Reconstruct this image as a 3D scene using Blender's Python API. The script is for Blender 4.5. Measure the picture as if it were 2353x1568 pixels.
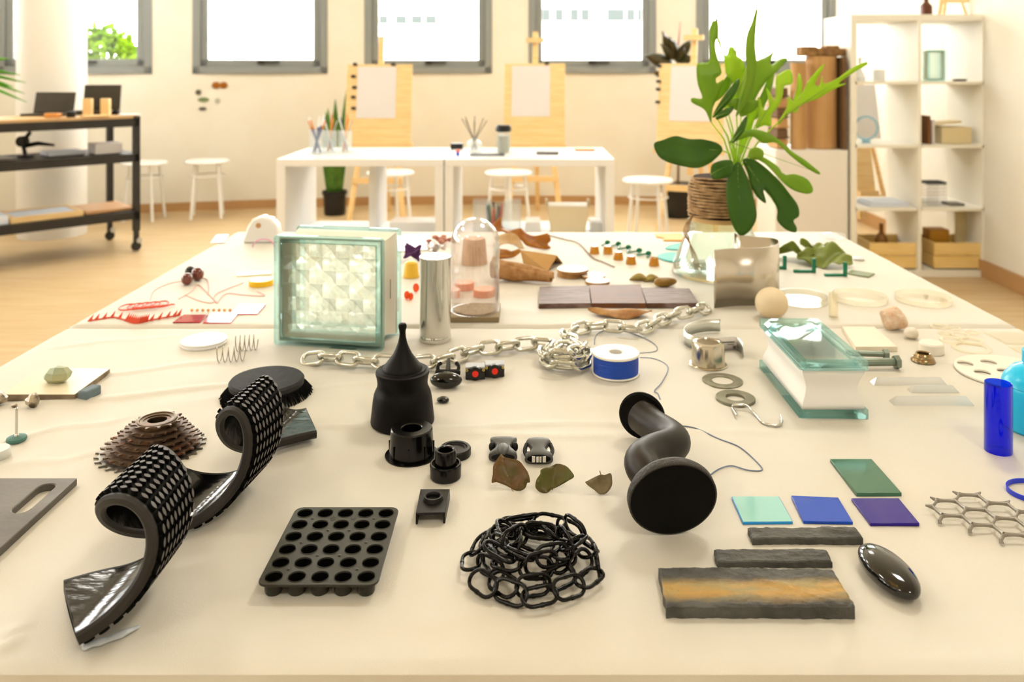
import bpy, bmesh, math, random
from math import sin, cos, pi, sqrt, atan2, radians as rad
from mathutils import Vector as V, Matrix, noise as mnoise
random.seed(7)
for o in list(bpy.data.objects): bpy.data.objects.remove(o)
sc = bpy.context.scene
C = sc.collection
# ---------------------------------------------------------------- camera, light, exposure
H, ZT, FPX, HX, HY = 1.236, 0.75, 1900.0, 1205.0, 160.0      # eye height, table height, focal length in px, vanishing point
cam = bpy.data.cameras.new('camera'); camo = bpy.data.objects.new('camera', cam); C.objects.link(camo)
camo.location = (0, 0, H); camo.rotation_euler = (pi/2, 0, 0)
cam.sensor_width = 36; cam.lens = 36*FPX/2353
cam.shift_x = -(HX-1176.5)/2353; cam.shift_y = -(784-HY)/2353
cam.clip_start = .02; cam.clip_end = 200
cam.dof.use_dof = True; cam.dof.focus_distance = .95; cam.dof.aperture_fstop = 6.3
sc.camera = camo
w = bpy.data.worlds.new('sky'); sc.world = w; w.use_nodes = True
SKY = 11.0
w.node_tree.nodes['Background'].inputs[0].default_value = (1, .985, .95, 1)
w.node_tree.nodes['Background'].inputs[1].default_value = SKY
CEIL_W = 20.0
CEIL_COL = (1, .95, .86)
sc.view_settings.view_transform = 'Standard'; sc.view_settings.look = 'None'
sc.view_settings.exposure = 0.58; sc.view_settings.gamma = 1; sc.view_settings.use_curve_mapping = False
sc.cycles.max_bounces = 9; sc.cycles.diffuse_bounces = 3; sc.cycles.glossy_bounces = 3
sc.cycles.transmission_bounces = 9; sc.cycles.transparent_max_bounces = 16; sc.cycles.caustics_reflective = False; sc.cycles.caustics_refractive = False
sc.cycles.sample_clamp_indirect = 6; sc.cycles.adaptive_threshold = .025
# ---------------------------------------------------------------- helpers
def P(px, py, z=0.0):                # photo pixel -> point on the plane z above the table top
    Y = FPX*(H-ZT-z)/(py-HY); return V(((px-HX)*Y/FPX, Y, ZT+z))
def FL(px, py, z=0.0):               # the same for the floor
    Y = FPX*(H-z)/(py-HY); return V(((px-HX)*Y/FPX, Y, z))
def AT(px, py, Y):                   # point at depth Y
    return V(((px-HX)*Y/FPX, Y, H-(py-HY)*Y/FPX))
def lin(c):
    if isinstance(c, str): c = [int(c[i:i+2], 16) for i in (0, 2, 4)]
    return tuple(((v/255)/12.92 if v/255 <= .04045 else ((v/255+.055)/1.055)**2.4) for v in c[:3]) + (1,)
MATS = {}
def mat(key, col='808080', rough=.5, metal=0, col2=None, nscale=20, nstretch=(1, 1, 1), contrast=(.35, .65), bump=0, bscale=80, bstretch=(1, 1, 1), trans=0, ior=1.45, spec=.5, coat=0, detail=5, emit=0, aniso=0, sheen=0, sub=0):
    if key in MATS: return MATS[key]
    m = bpy.data.materials.new(key); m.use_nodes = True; MATS[key] = m
    nt = m.node_tree; b = nt.nodes['Principled BSDF']
    b.inputs['Base Color'].default_value = lin(col); b.inputs['Roughness'].default_value = rough
    b.inputs['Metallic'].default_value = metal; b.inputs['Transmission Weight'].default_value = trans
    b.inputs['IOR'].default_value = ior; b.inputs['Specular IOR Level'].default_value = spec
    b.inputs['Coat Weight'].default_value = coat; b.inputs['Coat Roughness'].default_value = .08
    if sheen: b.inputs['Sheen Weight'].default_value = sheen
    if emit: b.inputs['Emission Color'].default_value = lin(col); b.inputs['Emission Strength'].default_value = emit
    if col2 or bump: tc = nt.nodes.new('ShaderNodeTexCoord')
    if col2:
        mp = nt.nodes.new('ShaderNodeMapping'); mp.inputs['Scale'].default_value = nstretch
        n = nt.nodes.new('ShaderNodeTexNoise'); n.inputs['Scale'].default_value = nscale; n.inputs['Detail'].default_value = detail
        r = nt.nodes.new('ShaderNodeValToRGB'); r.color_ramp.elements[0].position, r.color_ramp.elements[1].position = contrast
        r.color_ramp.elements[0].color = lin(col); r.color_ramp.elements[1].color = lin(col2)
        nt.links.new(tc.outputs['Object'], mp.inputs[0]); nt.links.new(mp.outputs[0], n.inputs[0])
        nt.links.new(n.outputs[0], r.inputs[0]); nt.links.new(r.outputs[0], b.inputs['Base Color'])
    if bump:
        mp = nt.nodes.new('ShaderNodeMapping'); mp.inputs['Scale'].default_value = bstretch
        n = nt.nodes.new('ShaderNodeTexNoise'); n.inputs['Scale'].default_value = bscale; n.inputs['Detail'].default_value = 4
        bp = nt.nodes.new('ShaderNodeBump'); bp.inputs['Strength'].default_value = bump; bp.inputs['Distance'].default_value = .004
        nt.links.new(tc.outputs['Object'], mp.inputs[0]); nt.links.new(mp.outputs[0], n.inputs[0])
        nt.links.new(n.outputs[0], bp.inputs['Height']); nt.links.new(bp.outputs[0], b.inputs['Normal'])
    return m
def glass(key, tint='ffffff', rough=0.0, ior=1.45, diff=0.0, dcol='ffffff', edge=4.5):
    """thin clear glass or plastic: light passes straight through, the surface mirrors by Fresnel; diff adds a milky share"""
    if key in MATS: return MATS[key]
    m = bpy.data.materials.new(key); m.use_nodes = True; MATS[key] = m; nt = m.node_tree
    nt.nodes.remove(nt.nodes['Principled BSDF']); out = nt.nodes['Material Output']
    t = nt.nodes.new('ShaderNodeBsdfTransparent'); t.inputs[0].default_value = lin(tint)
    g = nt.nodes.new('ShaderNodeBsdfGlossy'); g.inputs['Roughness'].default_value = rough
    lw = nt.nodes.new('ShaderNodeLayerWeight'); lw.inputs[0].default_value = .5; f0 = ((ior-1)/(ior+1))**2
    pw = nt.nodes.new('ShaderNodeMath'); pw.operation = 'POWER'; pw.inputs[1].default_value = edge; nt.links.new(lw.outputs['Facing'], pw.inputs[0])
    f = nt.nodes.new('ShaderNodeMath'); f.operation = 'MULTIPLY_ADD'; f.inputs[1].default_value = .85; f.inputs[2].default_value = f0; nt.links.new(pw.outputs[0], f.inputs[0])
    x = nt.nodes.new('ShaderNodeMixShader'); nt.links.new(f.outputs[0], x.inputs[0])
    src = t
    if diff:
        d = nt.nodes.new('ShaderNodeBsdfDiffuse'); d.inputs[0].default_value = lin(dcol)
        tl = nt.nodes.new('ShaderNodeBsdfTranslucent'); tl.inputs[0].default_value = lin(dcol)
        y0 = nt.nodes.new('ShaderNodeMixShader'); y0.inputs[0].default_value = .5
        nt.links.new(d.outputs[0], y0.inputs[1]); nt.links.new(tl.outputs[0], y0.inputs[2])
        y = nt.nodes.new('ShaderNodeMixShader'); y.inputs[0].default_value = diff
        nt.links.new(t.outputs[0], y.inputs[1]); nt.links.new(y0.outputs[0], y.inputs[2]); src = y
    nt.links.new(src.outputs[0], x.inputs[1]); nt.links.new(g.outputs[0], x.inputs[2]); nt.links.new(x.outputs[0], out.inputs[0])
    return m
def solidglass(key, tint='ffffff', clear=.45, rough=0.0, ior=1.5):
    """refracting glass with a share of straight-through light"""
    if key in MATS: return MATS[key]
    m = bpy.data.materials.new(key); m.use_nodes = True; MATS[key] = m; nt = m.node_tree
    nt.nodes.remove(nt.nodes['Principled BSDF']); out = nt.nodes['Material Output']
    t = nt.nodes.new('ShaderNodeBsdfTransparent'); t.inputs[0].default_value = lin(tint)
    g = nt.nodes.new('ShaderNodeBsdfGlass'); g.inputs[0].default_value = lin(tint); g.inputs['Roughness'].default_value = rough; g.inputs['IOR'].default_value = ior
    x = nt.nodes.new('ShaderNodeMixShader'); x.inputs[0].default_value = clear
    nt.links.new(g.outputs[0], x.inputs[1]); nt.links.new(t.outputs[0], x.inputs[2]); nt.links.new(x.outputs[0], out.inputs[0])
    return m
def leafmat(key, col, col2=None, rough=.4, trans=.35, nscale=30):
    if key in MATS: return MATS[key]
    m = mat(key, col, rough, col2=col2, nscale=nscale); nt = m.node_tree
    b = nt.nodes['Principled BSDF']; out = nt.nodes['Material Output']
    tl = nt.nodes.new('ShaderNodeBsdfTranslucent'); tl.inputs[0].default_value = lin(col2 or col)
    x = nt.nodes.new('ShaderNodeMixShader'); x.inputs[0].default_value = trans
    nt.links.new(b.outputs[0], x.inputs[1]); nt.links.new(tl.outputs[0], x.inputs[2]); nt.links.new(x.outputs[0], out.inputs[0])
    return m

class MB:
    def __init__(s): s.v = []; s.f = []
    def add(s, vs, fs, M=None):
        k = len(s.v); s.v += [tuple(M @ V(p)) if M else tuple(p) for p in vs]; s.f += [tuple(i+k for i in f) for f in fs]; return s
    def box(s, c, d, M=None, rz=0):
        x, y, z = d[0]/2, d[1]/2, d[2]/2
        vs = [(-x, -y, -z), (x, -y, -z), (x, y, -z), (-x, y, -z), (-x, -y, z), (x, -y, z), (x, y, z), (-x, y, z)]
        T = Matrix.Translation(c) @ Matrix.Rotation(rz, 4, 'Z')
        if M is not None: T = M @ T
        return s.add(vs, [(3, 2, 1, 0), (4, 5, 6, 7), (0, 1, 5, 4), (1, 2, 6, 5), (2, 3, 7, 6), (3, 0, 4, 7)], T)
    def bar(s, a, b, w, d=None, up=(0, 0, 1)):           # rectangular bar between two points
        a, b = V(a), V(b); d = d or w; t = (b-a); L = t.length; t.normalize(); u = V(up)
        if abs(t.dot(u)) > .98: u = V((0, 1, 0))
        x = t.cross(u).normalized(); y = x.cross(t)
        M = Matrix((x, t, y)).transposed().to_4x4(); M.translation = (a+b)/2
        return s.box((0, 0, 0), (w, L, d), M)
    def lathe(s, prof, n=32, M=None, sx=1, sy=1, closed=False):
        vs, fs, rings = [], [], []
        for r, z in prof:
            if r < 1e-6: rings.append([len(vs)]); vs.append((0, 0, z))
            else:
                rings.append(list(range(len(vs), len(vs)+n)))
                vs += [(r*cos(2*pi*i/n)*sx, r*sin(2*pi*i/n)*sy, z) for i in range(n)]
        pairs = list(zip(rings, rings[1:])) + ([(rings[-1], rings[0])] if closed else [])
        for a, b in pairs:
            if len(a) == 1 and len(b) == 1: continue
            for i in range(n):
                j = (i+1) % n
                if len(a) == 1: fs.append((a[0], b[i], b[j]))
                elif len(b) == 1: fs.append((a[i], a[j], b[0]))
                else: fs.append((a[i], a[j], b[j], b[i]))
        return s.add(vs, fs, M)
    def tube(s, pts, r, n=8, closed=False, M=None, flat=1.0, caps=True):
        pts = [V(p) for p in pts]; N = len(pts); rs = r if isinstance(r, (list, tuple)) else [r]*N
        vs, fs = [], []; nrm = None
        for i, p in enumerate(pts):
            a = pts[i-1] if (i or closed) else p; b = pts[(i+1) % N] if (i < N-1 or closed) else p
            t = (b-a).normalized()
            if nrm is None:
                nrm = V((0, 0, 1)) if abs(t.z) < .9 else V((1, 0, 0))
            nrm = (nrm - t*nrm.dot(t)).normalized(); bi = t.cross(nrm)
            vs += [p + (nrm*cos(2*pi*k/n)*flat + bi*sin(2*pi*k/n))*rs[i] for k in range(n)]
        for i in range(N if closed else N-1):
            for k in range(n):
                a, b = i*n, ((i+1) % N)*n
                fs.append((a+k, a+(k+1) % n, b+(k+1) % n, b+k))
        if caps and not closed: fs += [tuple(range(n))[::-1], tuple((N-1)*n+k for k in range(n))]
        return s.add(vs, fs, M)
    def prism(s, poly, z0, z1, M=None):
        n = len(poly); vs = [(p[0], p[1], z0) for p in poly] + [(p[0], p[1], z1) for p in poly]
        return s.add(vs, [tuple(range(n))[::-1], tuple(range(n, 2*n))] + [(i, (i+1) % n, n+(i+1) % n, n+i) for i in range(n)], M)
    def plate(s, outer, holes, z0, z1, M=None):           # prism with holes
        loops = [outer]+holes; bm = bmesh.new(); es = []
        for L in loops:
            vv = [bm.verts.new((p[0], p[1], 0)) for p in L]
            es += [bm.edges.new((vv[i], vv[(i+1) % len(vv)])) for i in range(len(vv))]
        bmesh.ops.triangle_fill(bm, use_beauty=True, use_dissolve=False, edges=es)
        bm.verts.index_update(); base = [v.co.copy() for v in bm.verts]; tri = [[v.index for v in f.verts] for f in bm.faces]; bm.free()
        n = len(base); vs = [(p.x, p.y, z0) for p in base]+[(p.x, p.y, z1) for p in base]
        fs = [tuple(t) for t in tri]+[tuple(i+n for i in t) for t in tri]; k = 0
        for L in loops:
            m_ = len(L); fs += [(k+i, k+(i+1) % m_, n+k+(i+1) % m_, n+k+i) for i in range(m_)]; k += m_
        return s.add(vs, fs, M)
    def ell(s, c, r, n=20, m=12, M=None, e=1.0):          # ellipsoid; e<1 squarer
        sg = lambda x: (abs(x)**e)*(1 if x >= 0 else -1)
        prof = [(max(0, sg(cos(-pi/2+pi*i/m))), sg(sin(-pi/2+pi*i/m))) for i in range(m+1)]
        prof[0] = (0, -1); prof[-1] = (0, 1)
        T = Matrix.Translation(c) @ Matrix.Diagonal((r[0], r[1], r[2], 1))
        return s.lathe(prof, n, (M @ T) if M else T)
    def grid(s, fn, nu, nv, M=None, cu=False, cv=False):
        vs = [fn(i/nu, j/nv) for i in range(nu+(0 if cu else 1)) for j in range(nv+(0 if cv else 1))]
        W_ = nv+(0 if cv else 1); U_ = nu+(0 if cu else 1)
        fs = [(i*W_+j, ((i+1) % U_)*W_+j, ((i+1) % U_)*W_+(j+1) % W_, i*W_+(j+1) % W_) for i in range(nu) for j in range(nv)]
        return s.add(vs, fs, M)
    def mesh(s, name, m, smooth=35):
        me = bpy.data.meshes.new(name); me.from_pydata(s.v, [], s.f)
        bm = bmesh.new(); bm.from_mesh(me); bmesh.ops.recalc_face_normals(bm, faces=bm.faces); bm.to_mesh(me); bm.free()
        if smooth:
            me.shade_smooth(); me.set_sharp_from_angle(angle=rad(smooth))
        if m: me.materials.append(MATS[m] if isinstance(m, str) else m)
        return me
    def build(s, name, m, parent=None, smooth=35, bevel=0, solid=0, loc=None, seg=2):
        o = bpy.data.objects.new(name, s.mesh(name, m, smooth)); C.objects.link(o)
        if parent: o.parent = parent
        if loc is not None: o.location = loc
        if solid:
            d = o.modifiers.new('solid', 'SOLIDIFY'); d.thickness = solid; d.offset = 0
        if bevel:
            d = o.modifiers.new('bevel', 'BEVEL'); d.width = bevel; d.segments = seg; d.limit_method = 'ANGLE'; d.angle_limit = rad(40); d.harden_normals = False
        return o
def tag(o, label, cat, group=None):
    o['label'] = label; o['category'] = cat
    if group: o['group'] = group
    return o
def thing(name, label, cat, loc=(0, 0, 0), rz=0, group=None):
    o = bpy.data.objects.new(name, None); C.objects.link(o); o.empty_display_size = .05
    o.location = loc; o.rotation_euler = (0, 0, rz); return tag(o, label, cat, group)
def struct(o): o['kind'] = 'structure'; return o
def one(name, label, cat, mb, m, loc, rz=0, group=None, **k):   # a thing that is one mesh
    o = mb.build(name, m, loc=loc, **k); o.rotation_euler = (0, 0, rz); return tag(o, label, cat, group)
def copy_tree(o, parent=None):
    c = o.copy(); C.objects.link(c); c.parent = parent
    for ch in o.children: copy_tree(ch, c)
    return c
def share(name, src, parent, M):
    o = bpy.data.objects.new(name, src); C.objects.link(o); o.parent = parent; o.matrix_local = M; return o
RX = lambda a: Matrix.Rotation(a, 4, 'X'); RY = lambda a: Matrix.Rotation(a, 4, 'Y'); RZ = lambda a: Matrix.Rotation(a, 4, 'Z'); TR = lambda *p: Matrix.Translation(V(p) if len(p) == 3 else p[0])
def smoothpath(pts, n=8, closed=False):                  # Catmull-Rom
    pts = [V(p) for p in pts]; out = []; N = len(pts)
    for i in range(N if closed else N-1):
        g = lambda k: pts[k % N] if closed else pts[min(max(k, 0), N-1)]
        p0, p1, p2, p3 = g(i-1), g(i), g(i+1), g(i+2)
        for k in range(n):
            t = k/n; out.append(.5*((2*p1)+(p2-p0)*t+(2*p0-5*p1+4*p2-p3)*t*t+(3*p1-p0-3*p2+p3)*t**3))
    if not closed: out.append(pts[-1])
    return out
def circ(cx, cy, r, n=24, ry=None, a0=0): return [(cx+r*cos(a0+2*pi*i/n), cy+(ry or r)*sin(a0+2*pi*i/n)) for i in range(n)]
def rrect(x0, y0, x1, y1, r, n=5):
    out = []
    for cx, cy, a in ((x1-r, y1-r, 0), (x0+r, y1-r, 90), (x0+r, y0+r, 180), (x1-r, y0+r, 270)):
        out += [(cx+r*cos(rad(a+90*i/n)), cy+r*sin(rad(a+90*i/n))) for i in range(n+1)]
    return out
def slab(name, label, cat, pxq, thick, m, z0=0, bevel=.0004, group=None):   # flat plate from the pixels of its top corners
    pts = [P(x, y, z0+thick) for x, y in pxq]; c = sum(pts, V())/len(pts)
    b = MB().prism([(p.x-c.x, p.y-c.y) for p in pts], 0, thick)
    return one(name, label, cat, b, m, (c.x, c.y, ZT+z0), group=group, bevel=bevel)
# ---------------------------------------------------------------- materials of the room
mat('wall', 'ece7da', .8, col2='e9e2d2', nscale=3); mat('ceilingwhite', 'faf6ec', .9)
mat('baseboard', 'b98f5e', .5); mat('framegrey', '8b8f8e', .45); mat('columnwhite', 'f2efe8', .6)
mat('white', 'f4f3ef', .45); mat('whitegloss', 'f7f6f3', .2); mat('blackmetal', '24211e', .5); mat('blackplastic', '0b0b0b', .35)
mat('pine', 'f2d29a', .5, col2='e8c284', nscale=6, nstretch=(1, 1, 12)); mat('paper', 'dfd9d5', .7); mat('paperblue', 'dfe4ee', .7)
def floormat():
    m = mat('floorwood', 'd0b78e', .4, col2='c4a678', nscale=1.5, nstretch=(1.5, 14, 1)); return m
floormat()
glass('pane', 'ffffff')
# ---------------------------------------------------------------- the room shell: a round back wall, a straight right wall
CY, RW, XR, YB = -4.0, 11.62, 2.74, -3.2
PH0, PH1 = rad(-78), math.asin(XR/RW)
ZC = 3.35
def arc(ph, z=0, dr=0): return V(((RW+dr)*sin(ph), CY+(RW+dr)*cos(ph), z))
def ph_of(px):
    lo, hi = rad(-60), rad(40)
    for _ in range(50):
        mid = (lo+hi)/2; p = arc(mid)
        if HX+FPX*p.x/p.y < px: lo = mid
        else: hi = mid
    return lo
WZ0, WZ1 = 1.2, 2.95
wins = [(ph_of(a), ph_of(b)) for a, b in ((-10, 349), (443, 752), (838, 1130), (1215, 1507), (1600, 1922))]
step = wins[1][0]-wins[0][0]; wd = wins[1][1]-wins[1][0]
extra = []
k = wins[0][0]-.036
while k-wd > PH0+.05: extra.append((k-wd, k)); k -= wd+.036
allw = sorted(extra+wins)
wb = MB()
def wedge(b, p0, p1, z0, z1, d0=0, d1=.22):
    n = max(1, int((p1-p0)/.03))
    for i in range(n):
        a, c = p0+(p1-p0)*i/n, p0+(p1-p0)*(i+1)/n
        q = [arc(a, z0, d0), arc(c, z0, d0), arc(c, z0, d1), arc(a, z0, d1), arc(a, z1, d0), arc(c, z1, d0), arc(c, z1, d1), arc(a, z1, d1)]
        b.add(q, [(3, 2, 1, 0), (4, 5, 6, 7), (0, 1, 5, 4), (1, 2, 6, 5), (2, 3, 7, 6), (3, 0, 4, 7)])
wedge(wb, PH0, PH1, 0, WZ0); wedge(wb, PH0, PH1, WZ1, ZC)
e = PH0
for a, b in allw:
    wedge(wb, e, a, WZ0, WZ1); e = b
wedge(wb, e, PH1, WZ0, WZ1)
struct(wb.build('wall_back', 'wall', smooth=20))
bb = MB(); wedge(bb, PH0, PH1-.002, 0, .075, -.018, 0); struct(bb.build('baseboard_back', 'baseboard', smooth=20))
yr = arc(PH1).y
struct(MB().box((XR+.1, (yr+YB)/2, ZC/2), (.2, yr-YB, ZC)).build('wall_right', 'wall'))
struct(MB().box((XR-.009, (yr+YB)/2-.1, .05), (.018, yr-YB-.3, .1)).build('baseboard_right', 'baseboard'))
xl = arc(PH0).x
struct(MB().box(((xl+XR)/2, YB-.1, ZC/2), (XR-xl+.6, .2, ZC)).build('wall_rear', 'wall'))
struct(MB().box((xl-.1, (arc(PH0).y+YB)/2, ZC/2), (.2, abs(arc(PH0).y-YB)+.4, ZC)).build('wall_left', 'wall'))
struct(MB().box(((xl+XR)/2, (8+YB)/2, -.05), (XR-xl+1, 8.6-YB, .1)).build('floor', 'floorwood'))
struct(MB().box(((xl+XR)/2, (8+YB)/2, ZC+.05), (XR-xl+1, 8.6-YB, .1)).build('ceiling', 'ceilingwhite'))
hd = None
for i, (a, b) in enumerate(allw):
    A, B = arc(a, 0, .04), arc(b, 0, .04); mid = (A+B)/2; L = (B-A).length; ang = atan2(B.y-A.y, B.x-A.x)
    w_ = bpy.data.objects.new('window_%d' % (i+1), None); C.objects.link(w_); struct(w_); w_.location = (mid.x, mid.y, WZ0); w_.rotation_euler = (0, 0, ang)
    hh = WZ1-WZ0
    f = MB(); t = .065
    for c, d in (((0, 0, t/2), (L, .1, t)), ((0, 0, hh-t/2), (L, .1, t)), ((-L/2+t/2, 0, hh/2), (t, .1, hh)), ((L/2-t/2, 0, hh/2), (t, .1, hh))): f.box(c, d)
    f.build('frame', 'framegrey', w_, bevel=.004)
    f = MB(); s_ = .06; l2, h2 = L-2*t, hh-2*t
    for c, d in (((0, .01, t+s_/2), (l2, .06, s_)), ((0, .01, hh-t-s_/2), (l2, .06, s_)), ((-l2/2+s_/2, .01, hh/2), (s_, .06, h2)), ((l2/2-s_/2, .01, hh/2), (s_, .06, h2))): f.box(c, d)
    f.build('sash', 'framegrey', w_, bevel=.004)
    MB().box((0, .02, hh/2), (l2-2*s_+.02, .006, h2-2*s_+.02)).build('pane', 'pane', w_)
    g = MB().box((0, -.03, t+.035), (.06, .03, .028)).bar((0, -.05, t+.035), (.16, -.05, t+.035), .018)
    g.build('handle', 'blackmetal', w_)
    if not (len(extra)-4 < i): continue
    pl = bpy.data.lights.new('daylight', 'AREA'); pl.shape = 'RECTANGLE'; pl.size = L; pl.size_y = hh; pl.cycles.is_portal = True
    po = bpy.data.objects.new('daylight_portal', pl); C.objects.link(po); po.location = (mid.x*1.03, (mid.y-CY)*1.03+CY, WZ0+hh/2)
    po.rotation_euler = (pi/2, 0, ang+pi) if False else (-pi/2, 0, ang)
# ceiling fill lights added unseen to brighten the room (flush panels, above the picture)
for ix, x in enumerate((-6.5, -2.6, 1.0)):
    for iy, y in enumerate((-1.2, 2.4, 5.6)):
        if sqrt(x*x+(y-CY)**2) > RW-1: continue
        t = thing('ceiling_fill', 'unseen flush ceiling panel added to fill the room with light, out of the picture', 'lamp', (x, y, ZC), 0, 'added ceiling fill panels')
        MB().plate(rrect(-.32, -.32, .32, .32, .02), [rrect(-.29, -.29, .29, .29, .01)], -.04, 0).build('fill_frame', 'white', t)
        MB().box((0, 0, -.012), (.58, .58, .01)).build('diffuser', 'white', t)
        L_ = bpy.data.lights.new('lamp', 'AREA'); L_.shape = 'SQUARE'; L_.size = .57; L_.energy = CEIL_W; L_.color = CEIL_COL
        lo = bpy.data.objects.new('fill_light', L_); C.objects.link(lo); lo.parent = t; lo.location = (0, 0, -.03)
# ---------------------------------------------------------------- the two tables and their cloths
mat('cloth', 'e0dacb', .55, col2='dcd3c0', nscale=2.5, bump=.2, bscale=900, sheen=.15, spec=.6)
mat('tablewood', 'd8c39a', .6)
TX0, TX1 = -.862, .932
def cloth_h(x, y):
    h = .0012*mnoise.noise((x*5, y*9, 1.3)) + .0008*mnoise.noise((x*14, y*22, 4.1))
    for x0, y0, x1, y1, a, wd_ in FOLDS:
        dx, dy = x1-x0, y1-y0; L = sqrt(dx*dx+dy*dy); t = ((x-x0)*dx+(y-y0)*dy)/L/L
        if -.1 < t < 1.1:
            d = ((x-x0)*dy-(y-y0)*dx)/L + .006*sin(t*9+x0*40); h += a*math.exp(-(d/wd_)**2)*min(1, max(0, (t+.1)*5))*min(1, max(0, (1.1-t)*5))
    return h
FOLDS = []
for (a, b, c, d, h, wd_) in ((0, 935, 620, 880, .0026, .007), (0, 1010, 300, 960, .002, .006), (60, 880, 520, 830, .0022, .007), (480, 920, 860, 880, .002, .006),
        (0, 1075, 240, 1040, .0016, .006), (700, 985, 1440, 975, .0022, .006), (1000, 1000, 1900, 995, .0018, .007), (1560, 790, 1700, 1000, .0012, .005),
        (1900, 1425, 1965, 1560, .0028, .005), (0, 1500, 60, 1430, .003, .006), (380, 1480, 760, 1440, .0012, .008), (940, 1440, 1250, 1380, .0012, .01), (1640, 960, 2330, 985, .0014, .007), (100, 800, 420, 770, .0015, .007)):
    p, q = P(a, b), P(c, d); FOLDS.append((p.x, p.y, q.x, q.y, h, wd_))
def make_cloth(y0, y1, front_drop, back_drop, seed):
    D = .34; nx, ny = 300, 170
    us = [TX0-D+(TX1-TX0+2*D)*i/nx for i in range(nx+1)]; vs = [y0-front_drop+(y1-y0+front_drop+back_drop)*j/ny for j in range(ny+1)]
    def pt(u, v):
        ou = max(TX0-u, u-TX1, 0); ov = max(y0-v, v-y1, 0); x = min(max(u, TX0), TX1); y = min(max(v, y0), y1); o = max(ou, ov)
        if o == 0:
            e_ = min(x-TX0, TX1-x, y-y0, y1-y); z = cloth_h(x, y) - .004*max(0, 1-e_/.008)**2
        else:
            z = -o-.003; sw = (.010+.012*sin((x*9+y*7+seed)*2.2)+.006*sin((x+y)*31+seed))*min(1, o/.12)
            if ou >= ov: x += (1 if u > TX1 else -1)*(.003+max(0, sw)*.8)
            if ov >= ou: y += (1 if v > y1 else -1)*(.003+max(0, sw)*.8)
        return (x, y, z)
    b = MB(); W_ = ny+1
    b.add([pt(u, v) for u in us for v in vs], [(i*W_+j, (i+1)*W_+j, (i+1)*W_+j+1, i*W_+j+1) for i in range(nx) for j in range(ny)])
    return b
YF0, YF1, YG0, YG1 = .671, 1.556, 1.570, 2.478
one('tablecloth', 'cream tablecloth on the front table, carrying the black objects', 'tablecloth', make_cloth(YF0, YF1, .34, .004, 1), 'cloth', (0, 0, ZT), smooth=60)
one('tablecloth', 'cream tablecloth on the rear table, carrying the glass jar plant and wood samples', 'tablecloth', make_cloth(YG0, YG1, .004, .34, 5), 'cloth', (0, 0, ZT), smooth=60)
for lab, a, b in (('plain table hidden under the front cream tablecloth', YF0, YF1), ('plain table hidden under the rear cream tablecloth', YG0, YG1)):
    t = thing('table', lab, 'table', ((TX0+TX1)/2, (a+b)/2, 0))
    MB().box((0, 0, ZT-.02), (TX1-TX0-.012, b-a-.012, .028)).build('tabletop', 'tablewood', t)
    for sx in (-1, 1):
        for sy in (-1, 1): MB().box((sx*.82, sy*.38, (ZT-.034)/2), (.045, .045, ZT-.034)).build('leg', 'blackmetal', t)
# ================================================================ FRONT TABLE: the black objects
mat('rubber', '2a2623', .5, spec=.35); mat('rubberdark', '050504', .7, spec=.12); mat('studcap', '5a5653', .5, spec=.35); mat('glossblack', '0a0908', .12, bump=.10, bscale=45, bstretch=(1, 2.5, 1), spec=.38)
mat('satinblack', '0d0c0a', .38, spec=.35); mat('mattblack', '080706', .5, spec=.2); mat('pvcblack', '060605', .2, spec=.4); mat('traygreen', '26251b', .36, spec=.45)
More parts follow.
